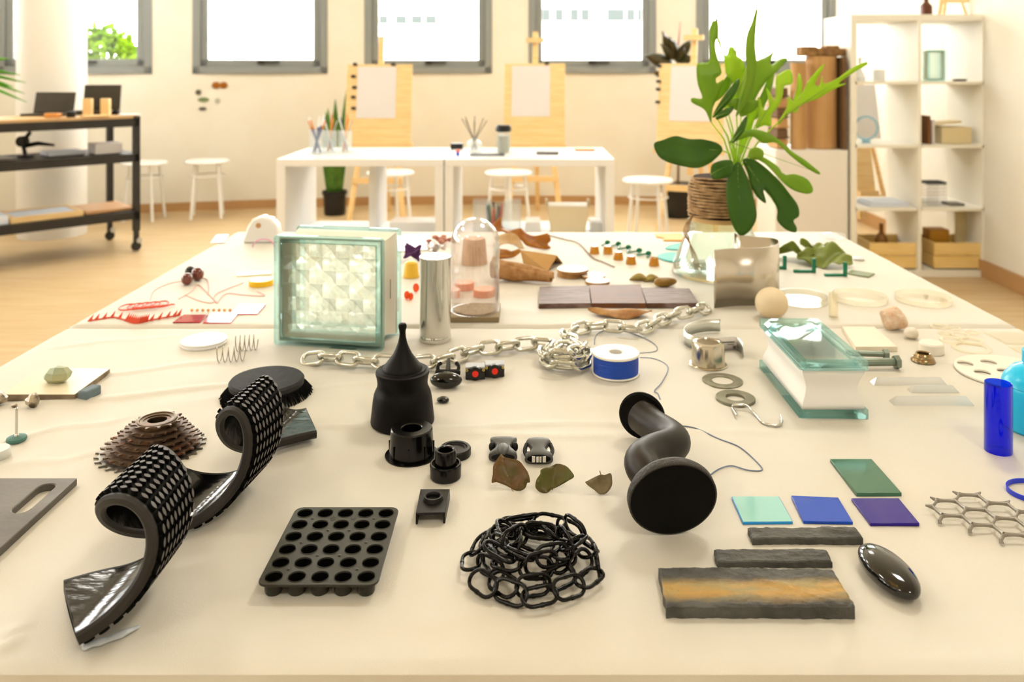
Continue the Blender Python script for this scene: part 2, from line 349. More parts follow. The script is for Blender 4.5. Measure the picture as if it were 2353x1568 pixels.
# ---- spiral ribbon with studs
def spiral():
    q = (-.3897, .6564, .1789, .0489, .0495, .0346, .0513, .1872, 1.2024, .0683, .3862, .7125, -.0154, -.0002, .0198, .0178)
    Ax, Ay, ang, Rx1, Rz1, Rx2, Rz2, p, kk, cc, ts, kp, d1, d2, m1, m2 = q
    A = V((Ax, Ay, ZT)); th = .0102; TH1 = 4*pi+1.15
    ax = V((sin(ang), cos(ang), 0)); rx = V((ax.y, -ax.x, 0))
    t = thing('spiral_ribbon', 'black studded rubber ribbon coiled in two spiral loops, front left of table', 'sculpture', A)
    def mid(T, v):                # T: angle along the ribbon, v: 0..1 across it
        a = T-kk*v; y = p*(T+kp*sin(T+.5))/(2*pi)+cc*v
        u = min(1, max(0, a/(2*pi)-.5)); u = u*u*(3-2*u); Rx = Rx1+(Rx2-Rx1)*u; Rz = Rz1+(Rz2-Rz1)*u; z0 = .0072
        if a < 0: x, z = a*Rx, z0
        elif a > 4*pi: x, z = (a-4*pi)*Rx, z0
        else: x, z = Rx*sin(a), Rz*(1-cos(a))+z0
        x += v*(d1*(1-u)+d2*u)+(m1*(1-u)+m2*u)*sin(a/2)**2
        return rx*x+ax*y+V((0, 0, z))
    def fr(T, v):
        o = mid(T, v); tx = (mid(T+.004, v)-mid(T-.004, v)).normalized(); ty = (mid(T, v+.01)-mid(T, v-.01)).normalized()
        n_ = tx.cross(ty).normalized(); return o, tx, ty, -n_ if False else n_
    o, tx, ty, nn = fr(pi, .5); SG = 1 if nn.z > 0 else -1
    def pt(T, v, r):
        o, tx, ty, n_ = fr(T, v); return o+n_*(SG*r)
    NS, NV = 200, 10; e = .055
    TT = lambda u: ts+(TH1-ts)*u
    MB().grid(lambda u, v: pt(TT(u), e+(1-2*e)*v, -.0006), NS, NV).build('outer_skin', 'rubberdark', t, smooth=80)
    MB().grid(lambda u, v: pt(TT(u), e+(1-2*e)*v, -th), NS, NV).build('inner_face', 'glossblack', t, smooth=80)
    for v0, v1 in ((0, e), (1, 1-e)):
        h_ = v0+(v1-v0)*.45; sec = [(v0, -.0030), (v0, -th+.0022), (h_, -th-.0002), (v1, -th-.0002), (v1, 0), (h_, 0)]
        k = MB(); n = len(sec); vs = [pt(TT(i/NS), v, r) for i in range(NS+1) for v, r in sec]
        fs = [(i*n+j, i*n+(j+1) % n, (i+1)*n+(j+1) % n, (i+1)*n+j) for i in range(NS) for j in range(n)]+[tuple(range(n)), tuple(NS*n+j for j in range(n))]
        k.add(vs, fs).build('rim', 'rubber', t, smooth=30)
    for T_ in (ts, TH1):
        MB().add([pt(T_, e, 0), pt(T_, 1-e, 0), pt(T_, 1-e, -th), pt(T_, e, -th)], [(0, 1, 2, 3)]).build('end_cut', 'rubber', t)
    # studs: lens-shaped pegs in offset rows
    def lens(hw, hl, n=7): 
        out = []
        for i in range(n): a = -1+2*i/(n-1); out.append((a*hl, hw*(1-abs(a)**2.2)))
        for i in range(1, n-1): a = 1-2*i/(n-1); out.append((a*hl, -hw*(1-abs(a)**2.2)))
        return out
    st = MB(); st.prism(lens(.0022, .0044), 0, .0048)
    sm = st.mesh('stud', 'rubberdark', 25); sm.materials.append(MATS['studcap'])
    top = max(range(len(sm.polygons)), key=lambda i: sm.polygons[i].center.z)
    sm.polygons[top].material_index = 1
    sites = []; nrow = 9; T_ = ts+.12; i = 0
    while T_ < TH1-.12:
        o, tx, ty, n_ = fr(T_, .5); sp_ = (mid(T_+.01, .5)-mid(T_-.01, .5)).length/.02
        for j in range(nrow):
            T2 = T_+.5*(j % 2)*.0112/sp_; v = .10+.80*j/(nrow-1)
            o, tx, ty, n_ = fr(T2, v); nz = n_*SG
            if o.z < .0075 and nz.z < 0: continue      # no pegs where the coil rests on the cloth
            a2 = nz.cross(tx); M = Matrix((tx, a2, nz)).transposed().to_4x4(); M.translation = o-nz*.001
            d = (o+A-V((0, 0, H))); face = -nz.dot(d.normalized()); sites.append((face > -.05, -d.length if face > -.05 else -9, M))
        T_ += .0112/sp_
    sites.sort(key=lambda q: (not q[0], -q[1]))
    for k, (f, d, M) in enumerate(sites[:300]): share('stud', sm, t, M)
    rest = MB(); caps = MB()
    for f, d, M in sites[300:]: rest.prism(lens(.0022, .0044, 5), 0, .0048, M)
    o = rest.build('studs', 'rubberdark', t, smooth=25); o['kind'] = 'stuff'
    # glue blob under the front tail
    mat('glue', 'c9ced2', .25, bump=.6, bscale=90)
    MB().tube(smoothpath([(.019, .036, .0018), (.027, .041, .0022), (.036, .046, .0018), (.046, .054, .0022), (.055, .063, .0016)], 5), [.003, .0045, .005, .0042, .0038, .004, .0048, .005, .0045, .0038, .0034, .0036, .004, .0046, .0048, .0042, .0036, .003, .0026, .002, .0012], 10, flat=.5).build('glue_blob', 'glue', t)
spiral()
# ---- rusty sprocket cluster
mat('rust', '6a5646', .42, .7, col2='8a4a20', nscale=60, contrast=(.56, .74), bump=.3, bscale=300); mat('sprocketgrey', '8f8c84', .35, .9, col2='4a4238', nscale=30)
mat('lockring', '6e5c42', .35, .85, col2='4a3826', nscale=40)
def sprockets():
    c = P(348, 1032); t = thing('sprocket_cluster', 'rusty brown stack of toothed bicycle sprockets behind the spiral ribbon', 'bicycle part', c)
    def gear(r, n, hole):
        out = []
        for i in range(n):
            for k, rr in ((-.34, r-.0058), (-.16, r-.0048), (-.07, r), (.05, r-.0004), (.18, r-.0050), (.33, r-.0060)):
                a = 2*pi*(i+k)/n; out.append((rr*cos(a), rr*sin(a)))
        return MB().plate(out, [circ(0, 0, hole, 32)], -.001, .001)
    for i in range(7):
        r = .0660-.0057*i; z = .0012+.0056*i
        n = [28, 24, 22, 20, 18, 16, 13][i]
        g = gear(r, n, max(.012, r-.022)).build('sprocket', 'sprocketgrey' if i in (0,) else 'rust', t, smooth=25); g.location = (.002*i*.5, .0006*i, z); g.rotation_euler = (0, rad(.6*i), .3*i)
        if i < 6: MB().lathe([(r-.020, 0), (r-.013-.001*i, 0), (r-.014-.001*i, .0048), (r-.020, .0048)], 36, closed=True).build('spacer', 'rust', t, loc=(.001*i, 0, z+.0005))
    z = .0352
    MB().lathe([(.0125, -.02), (.0125, .0005), (.0165, .0012), (.0168, .0030), (.0205, .0034), (.0215, .0046), (.0235, .0044), (.0245, .001), (.0245, -.006), (.020, -.008)], 40).build('lock_ring', 'lockring', t, loc=(.006, .003, z-.002))
    MB().lathe([(0, 0), (.0125, 0)], 30).build('hole_dark', 'rubberdark', t, loc=(.006, .003, .012))  # black disc in the bore stands in for the shade of the hole
sprockets()
# ---- round brush disc with bristles
mat('brushtop', '2f3031', .7, col2='262728', nscale=90, spec=.3)
def brush():
    c = P(613, 908); t = thing('round_brush', 'round black bristle brush with dark grey disc back, behind the spiral ribbon', 'brush', c)
    MB().lathe([(0, .010), (.050, .010), (.0535, .012), (.0545, .022), (.052, .025), (0, .0255)], 48).build('disc_back', 'brushtop', t)
    b = MB()
    for ring, n, r0 in ((0, 90, .050), (1, 100, .0525), (2, 60, .040)):
        for i in range(n):
            a = 2*pi*(i+.5*ring)/n+random.uniform(-.01, .01); d = V((cos(a), sin(a), 0)); k = random.uniform(.9, 1.1)
            b.tube([d*r0+V((0, 0, .016)), d*(r0+.007*k)+V((0, 0, .009)), d*(r0+.0135*k)+V((0, 0, .0005))], [.0012, .0011, .0009], 4)
    o = b.build('bristles', 'rubberdark', t, smooth=0); o['kind'] = 'stuff'
    # triangular strip of the ribbon's tail is part of the ribbon; nothing else here
brush()
# ---- tall black spinning-top vessel
def plumb():
    c = P(925, 971); k = 1.925e-4; t = thing('pointed_lid_jar', 'tall matt black jar with a pointed teardrop lid, front table centre', 'jar', c)
    MB().lathe([(0, 0), (.0405, 0), (.0432, .002), (.0436, .004), (.0408, .030), (.0390, .0405), (.0374, .0445), (.0348, .050), (.0342, .0555), (.0352, .063), (.0368, .069), (.0366, .0715), (.0345, .0728), (.0325, .0728), (.0318, .0745), (.029, .0745), (0, .0745)], 64).build('body', 'mattblack', t)
    MB().lathe([(0, .0745), (.0275, .0745), (.0272, .0765), (.0236, .0808), (.0185, .0870), (.0132, .0945), (.0092, .1025), (.0064, .1100), (.0048, .1170), (.0042, .1225), (.0045, .1270), (.0056, .1310), (.0057, .1338), (.0045, .1362), (0, .1372)], 48).build('lid', 'mattblack', t)
plumb()
# ---- flanged cap
c = P(946, 1047); t = thing('flanged_cap', 'glossy black flanged cylinder with a hole on top, in front of the pointed jar', 'plastic cap', c)
MB().lathe([(.0275, .0004), (.0332, .0004), (.0334, .0022), (.0282, .0026)], 48, closed=True).build('flange', 'pvcblack', t)
MB().lathe([(.0278, .0005), (.0280, .004), (.0262, .0335), (.0248, .0352), (.0135, .0352), (.0125, .034), (.0125, .006), (0, .006)], 48).build('body', 'pvcblack', t)
for i in range(8):
    a = 2*pi*i/8; MB().box((.0277*cos(a), .0277*sin(a), .011), (.0022, .0016, .016), rz=a).build('rib', 'pvcblack', t)
# ---- stepped bushing, flat cap, bracket
c = P(1024, 1098); t = thing('stepped_bushing', 'glossy black stepped bushing, two stacked cylinders with a hole', 'plastic bushing', c)
MB().lathe([(0, 0), (.0168, 0), (.0184, .002), (.0187, .016), (.0180, .0178), (.0162, .0178), (.0158, .0140), (.0138, .0140)], 40).build('base_cup', 'pvcblack', t)
MB().lathe([(.0136, .012), (.0128, .017), (.0126, .030), (.0116, .0335), (.0095, .0338), (.0085, .0325), (.0083, .012), (0, .012)], 40).build('sleeve', 'pvcblack', t)
c = P(1046, 1046); t = thing('bottle_cap', 'flat black round cap with stepped rim, behind the stepped bushing', 'plastic cap', c)
MB().lathe([(0, 0), (.0192, 0), (.0200, .0015), (.0200, .0085), (.0185, .0102), (.0152, .0102), (.0145, .0088), (.0120, .0088), (.0115, .0078), (0, .0078)], 44).build('cap', 'satinblack', t)
c = P(993, 1175); t = thing('channel_bracket', 'small black U-channel bracket with a raised ring, in front of the bushing', 'plastic bracket', c, 0)
q = [P(966, 1124, .012), P(1034, 1124, .012), P(1023, 1178, .012), P(955, 1180, .012)]; q = [p-c for p in q]
MB().prism([(p.x, p.y) for p in q], .0098, .012).build('plate', 'satinblack', t, bevel=.0006)
for a, b in ((0, 3), (1, 2)):
    s = .0022 if a == 0 else -.0022
    MB().prism([(q[a].x, q[a].y), (q[a].x+s, q[a].y), (q[b].x+s, q[b].y), (q[b].x, q[b].y)], 0, .0096).build('side_wall', 'satinblack', t, bevel=.0005)
m_ = sum(q, V())/4
MB().lathe([(.0074, .0122), (.0116, .0122), (.0106, .0150), (.0100, .0162), (.0082, .0162), (.0074, .0150), (.0070, .0124)], 32, TR(m_.x, m_.y+.003, 0), closed=True).build('ring', 'satinblack', t)
# ---- seedling tray with thirty cells
def tray():
    x0, x1, y0, y1, z = -.2455, -.1345, .756, .891, .0145
    cx, cy = (x0+x1)/2, (y0+y1)/2; t = thing('cell_tray', 'dark olive plastic tray with thirty round cells, left of the black chain', 'tray', (cx, cy, ZT))
    hw, hd = (x1-x0)/2, (y1-y0)/2; cells = [(-hw+.0125+i*(2*hw-.025)/4, -hd+.0125+j*(2*hd-.025)/5) for j in range(6) for i in range(5)]
    MB().plate(rrect(-hw, -hd, hw, hd, .009, 6), [circ(a, b, .0079, 24) for a, b in cells], z-.0022, z).build('plate', 'traygreen', t, bevel=.0006, smooth=30)
    cup = MB().lathe([(.0079, z-.001), (.0082, z+.0004), (.0086, z+.0004), (.0089, z-.002), (.0080, .002), (.0068, .0), (0, 0), ], 24).lathe([(.0079, z-.001), (.0074, .003), (0, .002)], 24)
    cm = cup.mesh('cell_cup', 'traygreen', 40); cm.materials.append(MATS['rubberdark'])
    for p_ in cm.polygons:
        if p_.index >= 24*6: p_.material_index = 1
    for a, b in cells: share('cell_cup', cm, t, TR(a, b, 0))
    pip = MB().lathe([(0, .0008), (.0012, .0006), (.0018, 0)], 12).mesh('pip', 'traygreen', 60)
    for i, j in ((0, 0), (3, 0), (1, 1), (2, 1), (0, 2), (3, 2), (1, 3), (2, 3), (0, 4), (3, 4)):
        ca, cb = cells[j*5+i], cells[(j+1)*5+i+1]; share('pip', pip, t, TR((ca[0]+cb[0])/2, (ca[1]+cb[1])/2, z))
    for k, (i, j) in enumerate(((1, 4), (2, 4))):
        ca, cb = cells[j*5+i], cells[(j+1)*5+i+1]; x, y = (ca[0]+cb[0])/2, (ca[1]+cb[1])/2; m = MB(); s = .0032
        if k == 0:
            pts = [(-s, 0), (-.3*s, s), (s, .8*s), (s, -.6*s), (-.4*s, -s)]
            for a, b in zip(pts, pts[1:]+pts[:1]): m.bar((a[0], a[1], 0), (b[0], b[1], 0), .0004)
            for d in (-.45, 0, .45): m.bar((d*s*1.2-.0006, -.0010, 0), (d*s*1.2+.0006, .0012, 0), .0004)
            m.bar((-.0012, -.0042, 0), (-.0004, -.0036, 0), .0004).bar((.0004, -.0042, 0), (.0012, -.0036, 0), .0004)
        else:
            for a in (40, 80, 120, 160): m.bar((0, -.001, 0), (.0034*cos(rad(a)), .0034*sin(rad(a))-.001, 0), .0004)
            m.bar((-.0020, -.0030, 0), (-.0008, -.0024, 0), .0004).bar((.0006, -.0030, 0), (.0018, -.0024, 0), .0004)
        m.build('embossed_mark', 'traygreen', t, loc=(x, y, z))
tray()
# ---- chains
def link_mesh(name, L, W, r, m, n=9, seam=0):
    h = L/2-W/2; pts = []
    for i in range(n): a = -pi/2+pi*i/(n-1); pts.append((h+(W/2-r)*cos(a), (W/2-r)*sin(a), 0))
    for i in range(n): a = pi/2+pi*i/(n-1); pts.append((-h+(W/2-r)*cos(a), (W/2-r)*sin(a), 0))
    b = MB().tube(pts, r, 8, closed=True)
    if seam:
        for s in (-1, 1): b.tube([(-.0016, s*(W/2-r), 0), (.0016, s*(W/2-r), 0)], r*1.18, 8)
    return b.mesh(name, m, 60)
def chain(t, me, path, pitch, roll, origin, rnd=0, jit=None):
    # links walked along a path; every other one rolled
    pts = smoothpath(path, 12); acc = [0]
    for a, b in zip(pts, pts[1:]): acc.append(acc[-1]+(b-a).length)
    n = int(acc[-1]/pitch); j = 0
    for k in range(n):
        s = pitch*(k+.5)
        while acc[j+1] < s: j += 1
        f = (s-acc[j])/(acc[j+1]-acc[j]+1e-9); p = pts[j].lerp(pts[j+1], f)
        s2 = min(s+pitch*.5, acc[-1]); s1 = max(0, s-pitch*.5)
        def at(q):
            i = max(0, min(len(pts)-2, next((i for i in range(len(acc)-1) if acc[i+1] >= q), len(pts)-2))); g = (q-acc[i])/(acc[i+1]-acc[i]+1e-9); return pts[i].lerp(pts[i+1], g)
        T_ = (at(s2)-at(s1)).normalized(); u = V((0, 0, 1)); y = u.cross(T_).normalized(); z = T_.cross(y)
        a = roll[k % len(roll)]+random.uniform(-rnd, rnd); Y = y*cos(a)+z*sin(a); Z = T_.cross(Y)
        M = Matrix((T_, Y, Z)).transposed().to_4x4(); M.translation = p-origin; share('link', me, t, M)
mat('plasticchain', '040403', .2, spec=.3); mat('zinc', 'dcdcd4', .2, 1, col2='c9c8ba', nscale=40)
o_ = P(1226, 1310); t = thing('plastic_chain', 'heap of glossy black plastic chain links, front centre of table', 'chain', o_)
lm = link_mesh('link', .0365, .0215, .00185, 'plasticchain', seam=1)
def oval(cx, cy, a, b, z, n, a0=0, turns=1, wob=0, z1=None):
    out = []
    for i in range(n):
        q = a0+2*pi*turns*i/n; w_ = 1+wob*sin(3*q+1); out.append(V((cx+a*w_*cos(q), cy+b*w_*sin(q), ZT+(z if z1 is None else z+(z1-z)*i/n))))
    return out
cx, cy = .0085, .806
path = oval(cx, cy, .060, .058, .0085, 20, -2.6, .98, .05) + oval(cx, cy, .048, .046, .010, 16, -2.6, .97, .10) + oval(cx-.004, cy+.004, .036, .036, .016, 12, -2.6, .95, .14) + oval(cx+.004, cy, .024, .026, .022, 9, -2.7, 1.0, .1) + oval(cx+.010, cy+.012, .034, .028, .024, 10, -2.2, 1.1, .2) + [V((cx-.03, cy-.02, ZT+.026)), V((cx+.0, cy+.012, ZT+.029)), V((cx+.034, cy-.004, ZT+.026)), V((cx+.012, cy-.03, ZT+.022))]
random.seed(11); path = [p+V((random.gauss(0, .003), random.gauss(0, .003), random.uniform(0, .003))) for p in path]; chain(t, lm, path, .0290, (.15, 1.1), o_, .6); random.seed(5)
o_ = P(1200, 800); t = thing('steel_chain', 'long galvanised steel chain snaking across the table behind the black jar', 'chain', o_)
lm = link_mesh('link', .0465, .0280, .0036, 'zinc')
cp = [(700, 826, .006), (765, 822, .0135), (850, 830, .0135), (950, 834, .0135), (1020, 826, .0135), (1085, 806, .0135), (1155, 796, .0135), (1215, 790, .0135), (1262, 790, .0135), (1250, 818, .0135), (1290, 838, .0135), (1338, 832, .0135), (1345, 806, .015), (1296, 800, .024), (1272, 812, .03), (1318, 812, .03), (1336, 795, .022), (1300, 776, .018), (1318, 760, .014), (1360, 750, .0135), (1410, 750, .0135), (1468, 756, .0135), (1512, 738, .0135), (1550, 724, .0135), (1595, 714, .0135), (1632, 708, .006)]
chain(t, lm, [P(a, b, z) for a, b, z in cp], .0318, (.75, -.75), o_, .1)
# ---- buckles
mat('bucklegrey', '4a4a46', .42); mat('buckledark', '0c0b0a', .45, spec=.3); mat('chrome', 'd8d8d8', .12, 1)
def loft(secs, n=20, e=.6):          # (y, half width, z0, z1) stations to a closed superellipse body
    b = MB(); vs = []; sg = lambda x: (abs(x)**e)*(1 if x >= 0 else -1)
    for y, hw, z0, z1 in secs: vs += [(hw*sg(cos(2*pi*k/n)), y, (z0+z1)/2+(z1-z0)/2*sg(sin(2*pi*k/n))) for k in range(n)]
    fs = [(i*n+k, i*n+(k+1) % n, (i+1)*n+(k+1) % n, (i+1)*n+k) for i in range(len(secs)-1) for k in range(n)]+[tuple(range(n)), tuple((len(secs)-1)*n+k for k in range(n))]
    return b.add(vs, fs)
c = P(1156, 1056); t = thing('buckle', 'grey plastic buckle half with pinched waist, behind the leftmost dry leaf', 'buckle', c)
loft([(-.008, .0165, .001, .0115), (-.007, .0178, .0, .0125), (-.001, .0168, 0, .0130), (.008, .0108, 0, .0135), (.013, .0095, 0, .0140), (.019, .0120, .002, .0145), (.025, .0168, .006, .0150), (.030, .0172, .008, .0150), (.032, .015, .009, .0145)]).build('body', 'bucklegrey', t, smooth=60)
MB().ell((0, .002, .012), (.0075, .014, .0045)).build('ridge', 'bucklegrey', t)
MB().prism(circ(0, 0, .0145, 24, .0042), -.0006, .0006, TR(0, -.0084, .0062) @ RX(pi/2)).build('mouth', 'buckledark', t)
for s in (-1, 1): MB().ell((s*.0145, .018, .0075), (.0042, .0055, .0058)).build('side_grip', 'buckledark', t)
c = P(1238, 1060); t = thing('buckle', 'grey plastic buckle half with a toothed open mouth, right of the other grey buckle', 'buckle', c)
loft([(-.0095, .0150, .001, .0100), (-.008, .0176, 0, .012), (-.002, .0170, 0, .0130), (.004, .0110, .001, .0135), (.010, .0085, .003, .0140), (.018, .0115, .005, .0150), (.025, .0160, .006, .0158), (.031, .0140, .008, .0155), (.033, .010, .009, .015)]).build('body', 'bucklegrey', t, smooth=60)
for s in (-1, 1):
    MB().tube(smoothpath([(s*.0135, -.002, .006), (s*.0165, .006, .0065), (s*.0172, .014, .008), (s*.0150, .023, .0105)], 6), .0026, 8).build('side_arm', 'buckledark', t)
    MB().box((s*.0125, .007, .0075), (.0042, .006, .006)).build('spring_tongue', 'chrome', t, bevel=.0006)
MB().prism(circ(0, 0, .0145, 28, .0046), -.0012, .0012, TR(0, -.0092, .0072) @ RX(pi/2)).build('mouth', 'rubberdark', t)
for x, w_ in ((-.0065, .0042), (-.0018, .003), (.0018, .003), (.0065, .0042)): MB().box((x, -.0112, .0074), (w_, .0016, .0072)).build('prong', 'chrome', t, bevel=.0004)
c = P(1029, 862); t = thing('buckle_prong', 'dark plastic buckle insert with three upright prongs, behind the black oval pebble', 'buckle', c)
MB().box((0, 0, .004), (.040, .010, .008)).build('base_bar', 'buckledark', t, bevel=.002)
for s in (-1, 1): MB().tube(smoothpath([(s*.016, .004, .005), (s*.0165, .008, .011), (s*.0125, .014, .014)], 5), [.003]*4+[.0028]*4+[.0034]*3, 8).build('side_prong', 'buckledark', t)
MB().tube([(0, .003, .005), (0, .010, .013), (0, .014, .021)], [.0042, .0036, .0026], 10).build('centre_prong', 'bucklegrey', t)
# ---- pebbles
mat('pebble', '0b0a07', .10, col2='15130c', nscale=18, coat=.3); mat('pebblevein', '0c0b07', .10, col2='7a5a1e', nscale=9, nstretch=(9, 1, 9), contrast=(.62, .76), coat=.4)
c = P(1025, 892); one('pebble', 'glossy black oval pebble lying beside the pointed jar', 'stone', MB().ell((0, 0, .012), (.0245, .0135, .012), 32, 16), 'pebble', c)
c = P(1018, 926); one('pebble', 'tiny black oval pebble on the bare cloth right of the pointed jar', 'stone', MB().ell((0, 0, .0045), (.0092, .007, .0045), 24, 12), 'pebble', c)
c = P(2041, 1337); one('pebble', 'long polished black stone with a brown vein, right of the large slate', 'stone', MB().ell((0, 0, .0105), (.0205, .0405, .0105), 36, 20, e=.86), 'pebblevein', c, rad(8))
# ---- toggle modules with red centres
mat('redplastic', 'f02a14', .4); mat('modgrey', 'b9bcc0', .4); mat('brass', 'c8b464', .3, .9)
for k, (px, py, lab) in enumerate(((1092, 874, 'left of the pair of small black switch modules with red buttons'), (1137, 868, 'right of the pair of small black switch modules with red buttons'))):
    c = P(px, py); t = thing('switch_module', lab, 'switch', c, rad(4))
    MB().box((0, .012, .0085), (.0305, .020, .017)).build('housing', 'blackplastic', t, bevel=.0008)
    MB().box((0, .012, .0185), (.0305, .020, .0028)).build('top_cover', 'modgrey', t, bevel=.0006)
    MB().lathe([(0, 0), (.0104, 0), (.0108, .001), (.0104, .006), (0, .006)], 28, TR(0, .003, .0108) @ RX(pi/2)).build('knob', 'blackplastic', t)
    MB().lathe([(0, 0), (.0050, 0), (.0048, .0012), (0, .0016)], 24, TR(0, -.0029, .0108) @ RX(pi/2)).build('red_button', 'redplastic', t)
    for s in (-1, 1): MB().lathe([(.0008, 0), (.0024, 0), (.0022, .0014), (.0009, .0014)], 14, TR(s*.0130, .0028, .0150) @ RX(pi/2), closed=True).build('eyelet', 'brass', t)
# ---- dry leaves
leafmat('dryleaf', '6e4a20', '56501c', .38, .12, 45); leafmat('dryleaf2', '565a1c', '6a4424', .4, .1, 14); leafmat('dryleaf3', '8c7a54', '5f5230', .55, .15, 40)
mat('vein', '9a8455', .5)
def leaf3d(w_, L, curl, cup, prof, nu=14, nv=18, wave=0):
    def fn(u, v):
        s = u*2-1; hw = w_/2*prof(v); x = s*hw; return (x, v*L, cup*abs(s)**1.6*hw*2+curl*sin(v*pi)*L+wave*sin(v*11+s*2)*w_*.05)
    return MB().grid(fn, nu, nv)
def dry(lab, px, py, wpx, hpx, m, tilt, rz, cup, curl, roll=0, wave=1, prof=None):
    c = P(px, py); k = c.y/FPX; t = thing('dry_leaf', lab, 'leaf', c, rz)
    prof = prof or (lambda v: (sin(pi*min(1, v*.86+.14))**.6)*(1-.25*v)*1.15 if v < .97 else .12)
    M = RX(tilt) @ RY(roll)
    b = leaf3d(wpx*k, hpx*k/max(.3, sin(tilt)+.42*cos(tilt)), curl, cup, prof, wave=wave)
    b.v = [tuple(M @ V(p)) for p in b.v]; z0 = min(p[2] for p in b.v); b.v = [(p[0], p[1], p[2]-z0+.001) for p in b.v]
    b.build('blade', m, t, smooth=80, solid=.0006)
    L_ = hpx*k/max(.3, sin(tilt)+.42*cos(tilt))
    mid = [V((0, v*L_*.97, curl*sin(v*pi)*L_-.0004)) for v in [i/8 for i in range(9)]]
    MB().tube([M @ p-V((0, 0, z0-.001)) for p in mid], [.0007-.0004*i/8 for i in range(9)], 6).build('midrib', 'vein', t)
    return t, z0, M, L_
def tracedry(lab, outline, m, by, k, cup, mid, stem=None, sc_=7.353, ox=1100, oy=990, name='dry_leaf', group=None, nz=.0012, el=.005):
    """dry leaf: outline in photo pixels laid on a plane that leans back from the table, then cupped"""
    Y0 = P(0, by).y
    def on(x, y, off=0): bb = (y-HY)/FPX; Y = (Y0+k*(H-ZT))/(1+k*bb); return V(((x-HX)*Y/FPX, Y, ZT+max(.0, (H-ZT)-bb*Y)))
    z_ = lambda q: (ox+q[0]/sc_, oy+q[1]/sc_)
    pts = smoothpath([on(*z_(q)) for q in outline], 3, True); A0, A1 = on(*z_(mid[0])), on(*z_(mid[1])); c = V(((A0.x+A1.x)/2, Y0, ZT))
    t = thing(name, lab, 'leaf', c, group=group); d = (A1-A0); L = d.length; d.normalize(); nrm = V((0, -1, k)).normalized(); per = d.cross(nrm).normalized()
    bm = bmesh.new(); vv = [bm.verts.new(p) for p in pts]; es = [bm.edges.new((vv[i], vv[(i+1) % len(vv)])) for i in range(len(vv))]
    bmesh.ops.triangle_fill(bm, use_beauty=True, use_dissolve=False, edges=es)
    for _ in range(3):
        le = [e for e in bm.edges if e.calc_length() > el]
        if le: bmesh.ops.subdivide_edges(bm, edges=le, cuts=1); bmesh.ops.triangulate(bm, faces=bm.faces)
    for v in bm.verts:
        w_ = (v.co-A0).dot(per); s_ = (v.co-A0).dot(d)/L; h = min(1, max(0, (v.co.z-ZT)/.008))
        v.co += nrm*(cup*(abs(w_)-.008)+nz*mnoise.noise(v.co*(.144/nz if nz < .002 else 28)))*h
    bm.verts.index_update(); b = MB(); b.v = [tuple(v.co-c+V((0, 0, .0008))) for v in bm.verts]; b.f = [tuple(v.index for v in f.verts) for f in bm.faces]; bm.free()
    b.build('blade', m, t, smooth=80, solid=.0007)
    MB().tube([A0.lerp(A1, i/6)-c+nrm*(.0006-cup*.008) for i in range(7)], [.0007-.0004*i/6 for i in range(7)], 6).build('midrib', 'vein', t)
    if stem: MB().tube([on(*z_(stem[0]))-c, on(*z_(stem[1]))-c], .0006, 6).build('stem', 'vein', t)
tracedry('largest dry brown leaf, standing in front of the pinch-waisted buckle', [(375, 400), (430, 450), (560, 490), (690, 540), (770, 640), (840, 760), (865, 890), (820, 905), (790, 980), (720, 1030), (620, 1025), (540, 980), (440, 930), (300, 890), (220, 900), (240, 760), (245, 620), (300, 510)], 'dryleaf', 1129, .8, .35, ((560, 985), (385, 430)), ((560, 985), (585, 1050)))
tracedry('folded olive and brown dry leaf, in front of the toothed buckle', [(1310, 560), (1400, 575), (1490, 630), (1560, 720), (1605, 825), (1500, 880), (1400, 930), (1280, 980), (1240, 990), (1160, 1070), (1060, 1070), (980, 1010), (955, 960), (980, 860), (1040, 760), (1045, 700), (1110, 650), (1200, 620), (1250, 590)], 'dryleaf2', 1134, .9, .5, ((1245, 985), (1305, 580)))
tracedry('small pale dry leaf with a short stem, left of the wavy black pipe', [(2065, 740), (2130, 755), (2230, 740), (2250, 850), (2245, 950), (2190, 1040), (2130, 1080), (2050, 1090), (2010, 1060), (1950, 1010), (1800, 915), (1850, 870), (1950, 800)], 'dryleaf3', 1137, .9, .5, ((2060, 1060), (2062, 745)), ((2062, 750), (2045, 680)))
